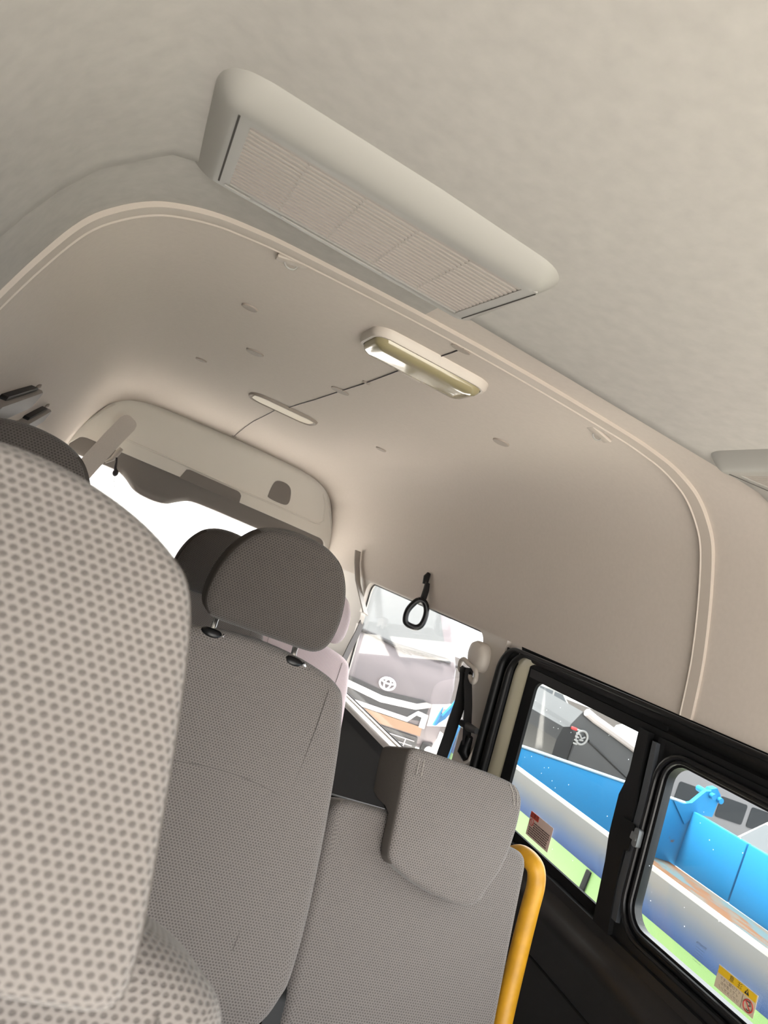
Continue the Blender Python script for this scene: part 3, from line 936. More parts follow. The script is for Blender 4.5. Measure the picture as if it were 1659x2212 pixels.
for x, y, lb in ((0.126, 1.352, 'beige hook socket tucked against the arch trim, below the long air vent'), (0.883, 1.375, 'beige hook socket in the shaded corner of the arch trim, towards the sliding door')):
    z = zroof(x, y)
    root = empty('ceiling_hook', (x, y, z), lb, 'hook', 'hooks by the arch trim')
    ry = Matrix.Rotation(math.atan2(0.02, 0.1) * (1 if x < 0.5 else -1) * -1, 3, 'Y')
    MB().box((x, y, z - 0.002), (0.060, 0.026, 0.008), 0.0035, ry).build('socket', M_arch, root)
    MB().tube([(x + 0.012 * math.cos(a), y + 0.004, z - 0.006 - 0.009 * math.sin(a)) for a in [PI * k / 8 for k in range(9)]], 0.002, 8).build('hook_loop', M_vent, root)

# thin cord running along the headliner between the lamps
root = empty('headliner_cable', (0.494, 1.9, 0.486), 'thin dark cord taped along the headliner between the lamps', 'cord')
pts = [(0.497, 1.322), (0.498, 1.40), (0.497, 1.446)]
MB().tube([(x, y, 0.4865) for x, y in pts], 0.0013, 6).build('cord_run', M_cord, root)
pts = [(0.492, 1.609), (0.494, 1.75), (0.495, 1.946), (0.491, 2.19), (0.487, 2.5), (0.481, 2.70), (0.478, 2.865)]
MB().tube([(x, y, 0.4858) for x, y in pts], 0.0014, 6).build('cord_run', M_cord, root)
pts = [(0.462, 3.03), (0.468, 3.2), (0.472, 3.4), (0.474, 3.65), (0.480, 3.9), (0.486, 4.15), (0.492, 4.33)]
MB().tube([(x, y, zroof(x, y) - 0.002) for x, y in pts], 0.0016, 6).build('cord_run', M_cord, root)
for (x, y), (w, d) in zip(((0.497, 1.352), (0.495, 1.948), (0.490, 2.19), (0.492, 4.30)), ((0.045, 0.022), (0.024, 0.016), (0.060, 0.05), (0.03, 0.03))):
    MB().prism([(x + w / 2 * math.cos(a), y + d / 2 * math.sin(a), zroof(x, y) - 0.0005) for a in [2 * PI * k / 16 for k in range(16)]], (0, 0, -0.003)).build('cord_clip', M_rec, root)

# ------------------------------------------------------------------ fittings on the walls
M_strapl = mat('light grey strap webbing', (0.60, 0.56, 0.52, 1), 0.75, noise=0.05, nscale=300, bump=0.2)
M_gripm = mat('grey grip plastic', (0.24, 0.22, 0.205, 1), 0.5)
# assist grips on the -X wall
def onL(y, z, d):
    return Vector((XC - half(z) + d, y, z))
for (ya, za, yb, zb, wd, lb) in ((1.80, 0.005, 2.20, 0.098, 0.030, 'larger grey assist grip on the far wall above the close headrest'), (2.32, 0.0, 2.62, 0.082, 0.024, 'smaller grey assist grip on the far wall, nearer the hatch')):
    root = empty('assist_grip', onL((ya + yb) / 2, (za + zb) / 2, 0), lb, 'handle', 'assist grips on the far wall')
    ln = math.hypot(yb - ya, zb - za)
    def gp(a, b, d):
        return onL(ya + (yb - ya) * a / ln, za + (zb - za) * a / ln + b, d)
    o = rrect(0, ln, -wd, wd, wd * 0.55, 5)
    MB().loft([[gp(p.x, p.y, -0.004) for p in o], [gp(p.x, p.y, 0.020) for p in o], [gp(ln / 2 + (p.x - ln / 2) * 0.97, p.y * 0.86, 0.027) for p in o]], True, cap=True).build('grip_bar', M_gripm, root)
    o = rrect(ln * 0.18, ln * 0.86, wd * 0.75, wd * 1.35, wd * 0.25, 4)
    MB().loft([[gp(p.x, p.y, -0.004) for p in o], [gp(p.x, p.y, 0.016) for p in o]], True, cap=True).build('grip_recess', M_black, root)
    for t in (-0.06, 1.06):
        c = onL(ya + (yb - ya) * t, za + (zb - za) * t + wd, 0.002)
        MB().tube([c + Vector((0, -0.03, -0.008)), c, c + Vector((0, 0.03, 0.008))], [0.002, 0.006, 0.002], 8).build('mount_cover', M_rec, root)

# strap across the hatch corner
YB = 4.24
k_ = YB / 4.4
root = empty('hatch_strap', (-0.05 * k_, YB, 0.27 * k_), 'wide grey webbing strap hanging across the upper corner of the hatch', 'strap')
ctr = [(-0.052, 0.308), (-0.0545, 0.302), (-0.058, 0.292), (-0.066, 0.268), (-0.105, 0.155), (-0.160, -0.02), (-0.215, -0.20), (-0.25, -0.32)]
MB().tube([Vector((x * k_, YB - 0.02 * (i > 3), z * k_)) for i, (x, z) in enumerate(ctr)], 0.007, flat=((0.1, -1, 0.1), [0.018, 0.032, 0.042, 0.049, 0.049, 0.049, 0.049, 0.049])).build('webbing', M_strapl, root)
MB().box((-0.078 * k_, YB + 0.055, 0.27 * k_), (0.07, 0.12, 0.05), 0.012, Matrix.Rotation(math.radians(15), 3, 'Y')).build('strap_anchor', M_hatch, root)
root = empty('hanging_clip', (-0.035, 4.30, 0.11), 'small dark clip with a beaded cord hanging beside the hatch strap', 'clip')
k_ = 4.28 / 4.4
MB().tube([Vector((x * k_, 4.28, z * k_)) for x, z in ((-0.040, 0.128), (-0.050, 0.10), (-0.062, 0.055), (-0.09, 0.02))], [0.012, 0.016, 0.013, 0.006], 10).build('clip_body', M_beltgrey, root)
MB().tube([Vector((x * k_, 4.27, z * k_)) for x, z in ((-0.045, 0.07), (-0.036, 0.045), (-0.030, 0.015), (-0.020, -0.004))], [0.005, 0.005, 0.008, 0.010], 8).build('cord_loop', M_cord, root)
mb = MB()
c = Vector((-0.018 * k_, 4.27, -0.012 * k_))
mb.loft([[c + Vector((0.016 * math.sin(b) * math.cos(a), 0.016 * math.sin(b) * math.sin(a), 0.02 * math.cos(b))) for a in [2 * PI * j / 12 for j in range(12)]] for b in [0.05 + (PI - 0.1) * i / 8 for i in range(9)]], True, cap=True)
mb.tube([c, c + Vector((0.012, 0, -0.045)), c + Vector((0.026, 0, -0.075))], 0.0018, 6)
mb.build('bead', M_cord, root)

# belt at the door pillar
root = empty('seat_belt', (1.30, 2.2, -0.12), 'black seat belt hanging from a grey shoulder anchor on the door pillar', 'seat belt')
def Rr(y, z, d):
    return W(y, z, d)
ring = [(2.292, -0.085), (2.262, -0.070), (2.222, -0.071), (2.198, -0.085), (2.186, -0.115), (2.190, -0.150), (2.215, -0.168), (2.25, -0.162), (2.285, -0.150), (2.300, -0.12)]
o = smooth_closed([Vector(p) for p in ring], 4)
cen = sum(o, Vector((0, 0))) / len(o)
MB().loft([[Rr(p.x, p.y, -0.001) for p in o], [Rr(p.x, p.y, -0.022) for p in o], [Rr(*(cen + (p - cen) * 0.85), -0.034) for p in o], [Rr(*(cen + (p - cen) * 0.5), -0.040) for p in o]], True, cap=True).build('anchor_cover', M_trimp, root)
gl = [(2.300, -0.150), (2.318, -0.165), (2.306, -0.190), (2.272, -0.187), (2.235, -0.190), (2.205, -0.205), (2.188, -0.196), (2.196, -0.172), (2.22, -0.160), (2.26, -0.156)]
g2 = [Rr(p.x, p.y, -0.036) for p in smooth_closed([Vector(p) for p in gl], 4)]
MB().tube(g2 + [g2[0]], 0.0085, 10, cap=False).build('guide_loop', M_trimp, root)
MB().tube([Rr(2.295, -0.176, -0.036), Rr(2.26, -0.179, -0.038), Rr(2.225, -0.186, -0.036)], 0.006, 8).build('guide_slot', M_black, root)
# run down to the retractor
MB().tube([Vector(p) for p in ((1.292, 2.238, -0.170), (1.300, 2.225, -0.22), (1.314, 2.200, -0.277), (1.326, 2.160, -0.365), (1.334, 2.150, -0.40))], 0.0016, flat=((0.45, -1, 0), 0.022)).build('webbing', M_web, root)
# run forward-down behind the folding seat
MB().tube([Vector(p) for p in ((1.290, 2.262, -0.172), (1.300, 2.25, -0.215), (1.304, 2.235, -0.282), (1.296, 2.21, -0.402), (1.276, 2.17, -0.515), (1.20, 2.05, -0.78))], 0.0016, flat=((0.25, -1, 0), 0.026)).build('webbing', M_web, root)
MB().tube([Rr(2.206, -0.346, -0.030), Rr(2.149, -0.343, -0.032), Rr(2.108, -0.340, -0.026)], [0.013, 0.014, 0.010], 14).build('belt_stopper', mat('dark grey stopper', (0.05, 0.05, 0.052, 1), 0.45), root)
MB().tube([Rr(2.149, -0.370, -0.022), Rr(2.156, -0.397, -0.024), Rr(2.162, -0.424, -0.022), Rr(2.143, -0.442, -0.014)], [0.012, 0.019, 0.022, 0.014], 14).build('retractor_boot', M_black, root)
MB().tube([Rr(2.172, -0.455, -0.018), Rr(2.14, -0.458, -0.022), Rr(2.116, -0.438, -0.02), Rr(2.118, -0.395, -0.012)], 0.006, 10).build('slot_rim', M_trimp, root)

# strap handle
root = empty('strap_handle', onL(2.82, 0.09, 0), 'black hanging strap handle with an oval ring in front of the quarter window', 'strap handle')
def onR(y, z, d):
    return Vector((XC + half(z) - d, y, z))
root.location = onR(2.825, 0.085, 0)
MB().tube([onR(2.828, 0.098, 0.004), onR(2.826, 0.080, 0.014), onR(2.822, 0.050, 0.016)], [0.009, 0.014, 0.012], 10).build('mount', M_black, root)
MB().tube([Vector((1.292, 2.812, 0.058)), Vector((1.290, 2.80, 0.025)), Vector((1.290, 2.795, -0.005)), Vector((1.286, 2.79, -0.032))], 0.004, flat=((0.3, -1, 0), 0.014)).build('strap', M_web, root)
c = Vector((1.282, 2.78, -0.074))
lp = [(-0.010, 0.052), (0.016, 0.052), (0.033, 0.026), (0.037, -0.008), (0.030, -0.042), (0.010, -0.058), (-0.024, -0.056), (-0.040, -0.040), (-0.042, -0.004), (-0.029, 0.028)]
ax, az = Vector((0.97, -0.22, 0.06)).normalized(), Vector((-0.10, 0.0, 0.99)).normalized()
ringp = [c + ax * p.x + az * p.y for p in smooth_closed([Vector(p) for p in lp], 4)]
MB().tube(ringp + [ringp[0]], 0.0125, 12, cap=False).build('grip_ring', M_gloss, root)

# pale belt of the rear seat
root = empty('seat_belt', onR(3.75, 0.08, 0), 'pale grey rear seat belt with dark lower webbing beside the quarter window', 'seat belt')
MB().tube([onR(3.757, 0.092, 0.022), onR(3.73, 0.03, 0.022), Vector((1.292, 3.63, -0.06)), Vector((1.325, 3.44, -0.19))], 0.003, flat=((0.35, -1, 0), 0.019)).build('upper_webbing', M_beltgrey, root)
MB().loft([[W(p.x, p.y, d) for p in rrect(3.40, 3.475, -0.245, -0.190, 0.018)] for d in (-0.022, -0.046)], True, cap=True).build('guide_loop', M_trimp, root)
MB().tube([Vector((1.318, 3.42, -0.225)), Vector((1.293, 3.36, -0.29)), Vector((1.262, 3.30, -0.358)), Vector((1.19, 3.14, -0.52))], 0.002, flat=((0.5, -1, 0), 0.022)).build('lower_webbing', mat('dark taupe webbing', (0.06, 0.05, 0.045, 1), 0.7), root)

# ------------------------------------------------------------------ stickers and marks on the panes
def text_mesh(body, size, M, m, name, parent=None, ex=0.0):
    cu = bpy.data.curves.new(name, 'FONT')
    cu.body = body
    cu.size = size
    cu.align_x = 'CENTER'
    cu.align_y = 'CENTER'
    cu.resolution_u = 2
    t = bpy.data.objects.new(name, cu)
    COL.objects.link(t)
    bpy.context.view_layer.update()
    me = bpy.data.meshes.new_from_object(t.evaluated_get(bpy.context.evaluated_depsgraph_get()))
    COL.objects.unlink(t)
    bpy.data.objects.remove(t)
    me.name = name
    me.transform(M)
    me.materials.clear()
    me.materials.append(m)
    o = bpy.data.objects.new(name, me)
    COL.objects.link(o)
    if parent is not None:
        o.parent = parent
        o.matrix_parent_inverse = Matrix.Translation(-Vector(parent.location))
    return o
wall_up = (W(1, 0) - W(1, -1)).normalized()
def wall_M(y, z, d, mirrored=False):
    """text frame on the wall seen from inside the van: reading direction -y (towards the viewer's right)"""
    X = Vector((0, -1, 0)) * (-1 if mirrored else 1)
    Y = wall_up
    Zn = Vector((0, -1, 0)).cross(Y)
    p = W(y, z, d)
    return Matrix(((X.x, Y.x, Zn.x, p.x), (X.y, Y.y, Zn.y, p.y), (X.z, Y.z, Zn.z, p.z), (0, 0, 0, 1)))
def patch(mb, y0, y1, z0, z1, d):
    mb.prism([W(y0, z0, d), W(y1, z0, d), W(y1, z1, d), W(y0, z1, d)], (-0.0004, 0, 0))
    return mb
M_pk = mat('faded pinkish label paper', (0.72, 0.55, 0.48, 1), 0.7)
M_rd = mat('red label band', (0.62, 0.06, 0.03, 1), 0.6)
M_yl = mat('yellow label band', (0.75, 0.47, 0.01, 1), 0.6)
M_bg = mat('beige label paper', (0.60, 0.50, 0.36, 1), 0.7)
M_ink = mat('dark label ink', (0.03, 0.028, 0.026, 1), 0.8)
M_ink2 = mat('brown label ink', (0.13, 0.085, 0.07, 1), 0.8)
M_redink = mat('red label ink', (0.5, 0.03, 0.03, 1), 0.7)
root = empty('warning_sticker', W(1.72, -0.48, 0.015), 'small faded pinkish warning sticker with red corner band on the rear sliding pane', 'sticker')
patch(MB(), 1.668, 1.780, -0.513, -0.447, 0.0165).build('sticker_paper', M_pk, root, smooth=False)
patch(MB(), 1.738, 1.780, -0.463, -0.447, 0.0160).build('header_band', M_rd, root, smooth=False)
text_mesh('\u26a0\u8b66\u544a', 0.0125, wall_M(1.759, -0.4555, 0.0154), M_ink, 'header_text', root)
mb = MB()
random.seed(8)
for r in range(7):
    z = -0.470 - 0.0058 * r
    y = 1.755 if r < 3 else 1.772
    while y > 1.680:
        w = random.uniform(0.003, 0.009)
        patch(mb, max(y - w, 1.676), y, z - 0.0034, z, 0.0160)
        y -= w + 0.0016
mb.build('text_lines', M_ink2, root, smooth=False)
cc = [W(1.766 + 0.009 * math.cos(a), -0.474 + 0.009 * math.sin(a), 0.0158) for a in [2 * PI * k / 20 for k in range(20)]]
MB().tube(cc + [cc[0]], 0.0009, 6, cap=False).tube([W(1.7725, -0.468, 0.0158), W(1.7595, -0.480, 0.0158)], 0.0008, 6).build('prohibition_sign', M_redink, root)

root = empty('caution_sticker', W(1.03, -0.465, 0.01), 'beige caution sticker with yellow header and red prohibition sign low on the front sliding pane', 'sticker')
patch(MB(), 0.986, 1.079, -0.486, -0.444, 0.0105).build('sticker_paper', M_bg, root, smooth=False)
patch(MB(), 0.988, 1.077, -0.4585, -0.4455, 0.0100).build('header_band', M_yl, root, smooth=False)
text_mesh('\u6ce8', 0.0115, wall_M(1.026, -0.4520, 0.0094, True), M_ink, 'header_text', root)
text_mesh('\u610f', 0.0115, wall_M(1.045, -0.4520, 0.0094, True), M_ink, 'header_text', root)
tri = [W(1.0085 + a, -0.4520 + b, 0.0094) for a, b in ((-0.0055, -0.0045), (0.0055, -0.0045), (0.0, 0.0055))]
MB().prism(tri, (-0.0003, 0, 0)).build('warning_triangle', M_ink, root, smooth=False)
MB().prism([W(1.0085 + a, -0.4520 + b, 0.0090) for a, b in ((-0.0006, -0.002), (0.0006, -0.002), (0.0009, 0.0028), (-0.0009, 0.0028))], (-0.0003, 0, 0)).build('exclamation_mark', M_yl, root, smooth=False)
for r, tx in enumerate(('\u30a4\u3066\u3051\u958b\u30f3\u30e2\u30b1', '\u30a4\u3067\u30df\u6c42\u5b88\u304a', '\u30ea\u30b0\u30b7\u30cc\u30ac\u30f3\u30ce')):
    text_mesh(tx, 0.0072, wall_M(1.0455, -0.4640 - 0.0078 * r, 0.0099, True), M_ink2, 'text_line', root)
cc = [W(1.0005 + 0.0105 * math.cos(a), -0.4725 + 0.0105 * math.sin(a), 0.0095) for a in [2 * PI * k / 24 for k in range(24)]]
MB().tube(cc + [cc[0]], 0.0009, 6, cap=False).tube([W(1.0075, -0.4655, 0.0093), W(0.9935, -0.4795, 0.0093)], 0.0009, 6).build('prohibition_sign', M_redink, root)
MB().tube([W(1.005, -0.466, 0.0095), W(0.998, -0.465, 0.0095), W(0.995, -0.470, 0.0095), W(1.000, -0.472, 0.0095)], 0.0011, 6).tube([W(1.003, -0.479, 0.0095), W(0.998, -0.480, 0.0095), W(0.996, -0.476, 0.0095)], 0.0009, 6).build('hand_picture', M_ink2, root)
patch(MB(), 1.0150, 1.0156, -0.4845, -0.460, 0.0100).build('divider_line', M_ink2, root, smooth=False)
# etched mark in the glass, read backwards from inside
text_mesh('TOYOTA', 0.0068, wall_M(1.129, -0.4385, 0.0112, True), M_ink, 'glass_mark', w3)
mb = MB()
for r in range(6):
    z = -0.446 - 0.0052 * r
    y = 1.141
    while y > 1.120:
        w = random.uniform(0.002, 0.006)
        patch(mb, max(y - w, 1.118), y, z - 0.0005, z, 0.0112)
        y -= w + 0.0016
mb.build('glass_mark', mat('etched mark', (0.03, 0.04, 0.05, 1), 0.7), w3, smooth=False)

# ------------------------------------------------------------------ the yard outside
gv, gf = [], []
NX, NY = 40, 40
def gz_(x, y):
    t = max(0, min(1, (max(x - 5.2, (y - 13.5)) - 0) / 6.0)) if True else 0
    return GROUND - 1.45 * t * t * (3 - 2 * t)
for j in range(NY + 1):
    for i in range(NX + 1):
        x, y = -30 + 80 * i / NX, -25 + 75 * j / NY
        gv.append((x, y, gz_(x, y)))
for j in range(NY):
    for i in range(NX):
        a = j * (NX + 1) + i
        gf.append([a, a + 1, a + NX + 2, a + NX + 1])
M_ground = mat('brown grey gravel yard', (0.016, 0.0125, 0.0105, 1), 0.9, noise=0.25, nscale=3, spec=0.1)
M_bounce = mat('pale bounce ground', (0.62, 0.59, 0.54, 1), 0.85, noise=0.08, nscale=2)  # unseen pale ground, added to bounce light up into the van
gm = [0 if (gv[f[0]][0] > 6 or gv[f[0]][1] > 12) else 1 for f in gf]
struct(mesh_obj('ground', gv, gf, [M_ground, M_bounce], mats=gm))

M_tyre = mat('tyre rubber', (0.02, 0.02, 0.02, 1), 0.8)
M_wheel = mat('wheel disc', (0.3, 0.3, 0.31, 1), 0.4, metal=0.6)
M_carglass = mat('dark car glass', (0.03, 0.034, 0.038, 1), 0.08)
M_lampg = mat('pale lamp glass', (0.5, 0.5, 0.5, 1), 0.15)
M_tail = mat('red tail lamp', (0.35, 0.02, 0.02, 1), 0.2)

def wheel(root, c, r, w, axis='X'):
    mb = MB()
    prof = [(-w / 2, 0.62 * r), (-w / 2, 0.94 * r), (-w / 2 + 0.02, r), (w / 2 - 0.02, r), (w / 2, 0.94 * r), (w / 2, 0.62 * r)]
    def P(a, d, rr):
        if axis == 'X':
            return Vector(c) + Vector((d, rr * math.cos(a), rr * math.sin(a)))
        return Vector(c) + Vector((rr * math.cos(a), d, rr * math.sin(a)))
    mb.loft([[P(2 * PI * k / 24, d, rr) for k in range(24)] for d, rr in prof], True)
    o = mb.build('wheel', M_tyre, root)
    m2 = MB().loft([[P(2 * PI * k / 24, s * w * 0.42, 0.63 * r) for k in range(24)] for s in (-1, 1)], True, cap=True)
    m2.build('wheel_disc', M_wheel, o)

def extrude_profile(prof, x0, x1, taper=None, bev=0.04, axis='Y'):
    """closed side profile (s,z) swept across the body width; taper(z) narrows it towards the roof"""
    bm = bmesh.new()
    cx, hw = (x0 + x1) / 2, (x1 - x0) / 2
    A, B = [], []
    for s, z in prof:
        k = hw * (taper(z) if taper else 1)
        for lst, sg in ((A, -1), (B, 1)):
            co = (cx + sg * k, s, z) if axis == 'Y' else (s, cx + sg * k, z)
            lst.append(bm.verts.new(co))
    n = len(prof)
    bm.faces.new(A[::-1])
    bm.faces.new(B)
    for i in range(n):
        bm.faces.new([A[i], A[(i + 1) % n], B[(i + 1) % n], B[i]])
    bmesh.ops.recalc_face_normals(bm, faces=bm.faces)
    if bev:
        bmesh.ops.bevel(bm, geom=list(bm.edges), offset=bev, segments=3, affect='EDGES', profile=0.5, clamp_overlap=True)
    bm.verts.index_update()
    v = [x.co.copy() for x in bm.verts]
    f = [[q.index for q in x.verts] for x in bm.faces]
    bm.free()
    return MB().add(v, f)

# --- silver-mauve van parked nose-on behind the quarter window
VX0, VX1, VY = 2.55, 4.30, 7.5
vcx = (VX0 + VX1) / 2
root = empty('van', (vcx, VY + 2.2, GROUND), 'mauve silver van parked nose towards us, seen through the dusty quarter window', 'van')
M_vbody = mat('mauve silver van paint', (0.085, 0.072, 0.075, 1), 0.3, metal=0.25)
vp = [(VY + 0.05, -1.62), (VY, -1.45), (VY, -1.08), (VY + 0.03, -0.85), (VY + 0.14, -0.62), (VY + 0.85, 0.16), (VY + 1.15, 0.30), (VY + 4.5, 0.30), (VY + 4.6, -1.6)]
extrude_profile(vp, VX0, VX1, lambda z: 1.0 if z < -0.9 else 1.0 - 0.16 * (z + 0.9) / 1.2, 0.07).build('body', M_vbody, root)
def vy(z):
    return interp(z, [-1.62, -1.45, -1.08, -0.85, -0.62, 0.16], [VY + 0.05, VY, VY, VY + 0.03, VY + 0.14, VY + 0.85])
def vquad(name, pts, th, m, par=None, d=0.012):
    return MB().prism([Vector((x, vy(z) - d, z)) for x, z in pts], (0, th, 0)).build(name, m, par or root, smooth=False)
M_vws = mat('pale dusty windscreen', (0.06, 0.063, 0.063, 1), 0.3, spec=0.2)
ws = vquad('windscreen', [(2.72, -0.56), (3.37, -0.61), (4.10, -0.56), (3.98, 0.08), (2.90, 0.08)], 0.02, M_vws)
mb = MB()
for a, b in (((2.95, -0.59), (3.62, -0.66)), ((3.40, -0.63), (4.05, -0.60))):
    mb.tube([Vector((a[0], vy(a[1]) - 0.04, a[1])), Vector(((a[0] + b[0]) / 2, vy(-0.6) - 0.045, (a[1] + b[1]) / 2 + 0.01)), Vector((b[0], vy(b[1]) - 0.04, b[1]))], 0.012, 8)
mb.build('wiper', M_black, root)
vquad('cowl', [(2.68, -0.60), (3.37, -0.64), (4.16, -0.60), (4.14, -0.56), (3.37, -0.60), (2.70, -0.56)], 0.02, M_gloss, d=0.02)
vquad('grille', [(2.78, -1.075), (3.2, -1.105), (3.425, -1.125), (3.65, -1.105), (3.93, -1.075), (4.02, -1.10), (4.02, -1.30), (3.82, -1.33), (3.03, -1.33), (2.80, -1.28)], 0.03, M_gloss)
vquad('chrome_bar', [(2.75, -1.115), (3.0, -1.135), (3.425, -1.175), (3.85, -1.135), (3.95, -1.085), (4.03, -1.085), (4.03, -1.125), (3.86, -1.20), (3.425, -1.245), (3.0, -1.20), (2.75, -1.16)], 0.02, M_chrome, d=0.035)
vquad('chrome_bar', [(2.95, -1.31), (3.80, -1.31), (3.90, -1.205), (4.04, -1.215), (4.05, -1.37), (3.98, -1.37), (3.97, -1.26), (3.90, -1.255), (3.82, -1.355), (2.95, -1.355)], 0.02, M_chrome, d=0.03)
vquad('number_plate_board', [(3.05, -1.365), (4.02, -1.365), (4.04, -1.465), (3.05, -1.475)], 0.02, mat('tan plate board', (0.15, 0.085, 0.045, 1), 0.6), d=0.03)
lg = vquad('lower_grille', [(2.85, -1.49), (4.03, -1.49), (4.07, -1.64), (3.86, -1.69), (3.0, -1.69), (2.80, -1.64)], 0.03, M_gloss, d=0.02)
mb = MB()
for z in (-1.54, -1.60, -1.65):
    mb.box((3.43, vy(z) - 0.03, z), (1.15, 0.012, 0.010))
for x in (3.1, 3.55, 3.9):
    mb.box((x, vy(-1.59) - 0.032, -1.59), (0.012, 0.012, 0.16))
mb.build('grille_bars', mat('grey grille bars', (0.25, 0.23, 0.23, 1), 0.5), lg, smooth=False)
for sx in (1, -1):
    X = lambda x: x if sx > 0 else 2 * vcx - x
    hl = vquad('headlamp', [(X(4.05), -1.09), (X(4.28), -1.02), (X(4.30), -1.27), (X(4.08), -1.33)][::sx], 0.04, M_lampg, d=0.02)
    MB().tube([Vector((X(4.14), VY - 0.03, -1.19)), Vector((X(4.14), VY - 0.036, -1.19))], 0.07, 18).tube([Vector((X(4.21), VY - 0.03, -1.13)), Vector((X(4.21), VY - 0.036, -1.13))], 0.045, 16).build('reflector', M_chrome, hl)
    fg = vquad('fog_lamp_recess', [(X(4.12), -1.52), (X(4.24), -1.50), (X(4.25), -1.63), (X(4.13), -1.66)][::sx], 0.03, M_black, d=0.02)
    MB().tube([Vector((X(4.19), VY - 0.02, -1.58)), Vector((X(4.19), VY - 0.045, -1.58))], 0.045, 18).build('fog_lamp', M_chrome, fg)
    mb = MB().tube([Vector((X(4.27), VY + 0.25, -0.62)), Vector((X(4.40), VY + 0.10, -0.60)), Vector((X(4.41), VY + 0.05, -0.48))], 0.02, 8)
    mb.box((X(4.41), VY + 0.05, -0.42), (0.06, 0.12, 0.24), 0.025)
    mb.build('mirror', M_black, root)
    for yy_ in (VY + 0.75, VY + 3.4):
        wheel(root, (X(4.20), yy_, GROUND + 0.32), 0.32, 0.2)
c = Vector((3.425, VY - 0.034, -1.035))
em = MB()
def ell(a, b, ox=0, oz=0, rad=0.009):
    p = [c + Vector((ox + a * math.cos(t), 0, oz + b * math.sin(t))) for t in [2 * PI * k / 28 for k in range(28)]]
    em.tube(p + [p[0]], rad, 8, cap=False)
ell(0.094, 0.064, rad=0.010)
ell(0.036, 0.058, 0, -0.002)
ell(0.080, 0.024, 0, 0.028)
em.build('emblem', mat('bright emblem metal', (0.8, 0.8, 0.8, 1), 0.3, metal=0.6), root)

# --- flat-bed truck alongside
TX, TF, TY1, TY0, TZ = 2.46, 4.47, 4.10, -4.0, -1.085
root = empty('truck', ((TX + TF) / 2, 1.0, GROUND), 'blue flatbed truck with rusty bed and silver-and-green side boards outside the sliding windows', 'truck')
def paint(name, build):
    m = bpy.data.materials.new(name)
    m.use_nodes = True
    nt = m.node_tree
    build(nt, nt.nodes['Principled BSDF'])
    return m
def rust_nodes(base, rust, scale, lo, hi, stretch=(1, 1, 1), pale=None):
    def b(nt, p):
        L = nt.links.new
        p.inputs['Roughness'].default_value = 0.7
        p.inputs['Specular IOR Level'].default_value = 0.15
        tc = nt.nodes.new('ShaderNodeTexCoord')
        mp = nt.nodes.new('ShaderNodeMapping')
        mp.inputs['Scale'].default_value = stretch
        L(tc.outputs['Object'], mp.inputs[0])
        n = nt.nodes.new('ShaderNodeTexNoise')
        n.inputs['Scale'].default_value = scale
        n.inputs['Detail'].default_value = 8
        L(mp.outputs[0], n.inputs['Vector'])
        r = nt.nodes.new('ShaderNodeMapRange')
        r.inputs['From Min'].default_value = lo
        r.inputs['From Max'].default_value = hi
        L(n.outputs['Fac'], r.inputs['Value'])
        mx = nt.nodes.new('ShaderNodeMix')
        mx.data_type = 'RGBA'
        mx.inputs[6].default_value = base
        mx.inputs[7].default_value = rust
        L(r.outputs['Result'], mx.inputs[0])
        last = mx.outputs[2]
        if pale:
            n2 = nt.nodes.new('ShaderNodeTexNoise')
            n2.inputs['Scale'].default_value = scale * 1.7
            n2.inputs['Detail'].default_value = 6
            L(mp.outputs[0], n2.inputs['Vector'])
            r2 = nt.nodes.new('ShaderNodeMapRange')
            r2.inputs['From Min'].default_value = 0.5
            r2.inputs['From Max'].default_value = 0.62
            L(n2.outputs['Fac'], r2.inputs['Value'])
            m3 = nt.nodes.new('ShaderNodeMix')
            m3.data_type = 'RGBA'
            L(r2.outputs['Result'], m3.inputs[0])
            L(last, m3.inputs[6])
            m3.inputs[7].default_value = pale
            last = m3.outputs[2]
        L(last, p.inputs['Base Color'])
    return b
BLUE = (0.006, 0.118, 0.27, 1)
M_blue = paint('chipped sky blue paint', rust_nodes(BLUE, (0.10, 0.045, 0.02, 1), 7, 0.70, 0.73))
M_bed = paint('rusty bed paint', rust_nodes((0.028, 0.046, 0.052, 1), (0.056, 0.026, 0.011, 1), 4, 0.44, 0.54, (2.6, 0.8, 1), (0.045, 0.040, 0.033, 1)))
M_rim = mat('white bed rim', (0.21, 0.21, 0.20, 1), 0.5, noise=0.1, nscale=6)
M_green = mat('pale green side board', (0.105, 0.185, 0.062, 1), 0.4, noise=0.04, nscale=4)
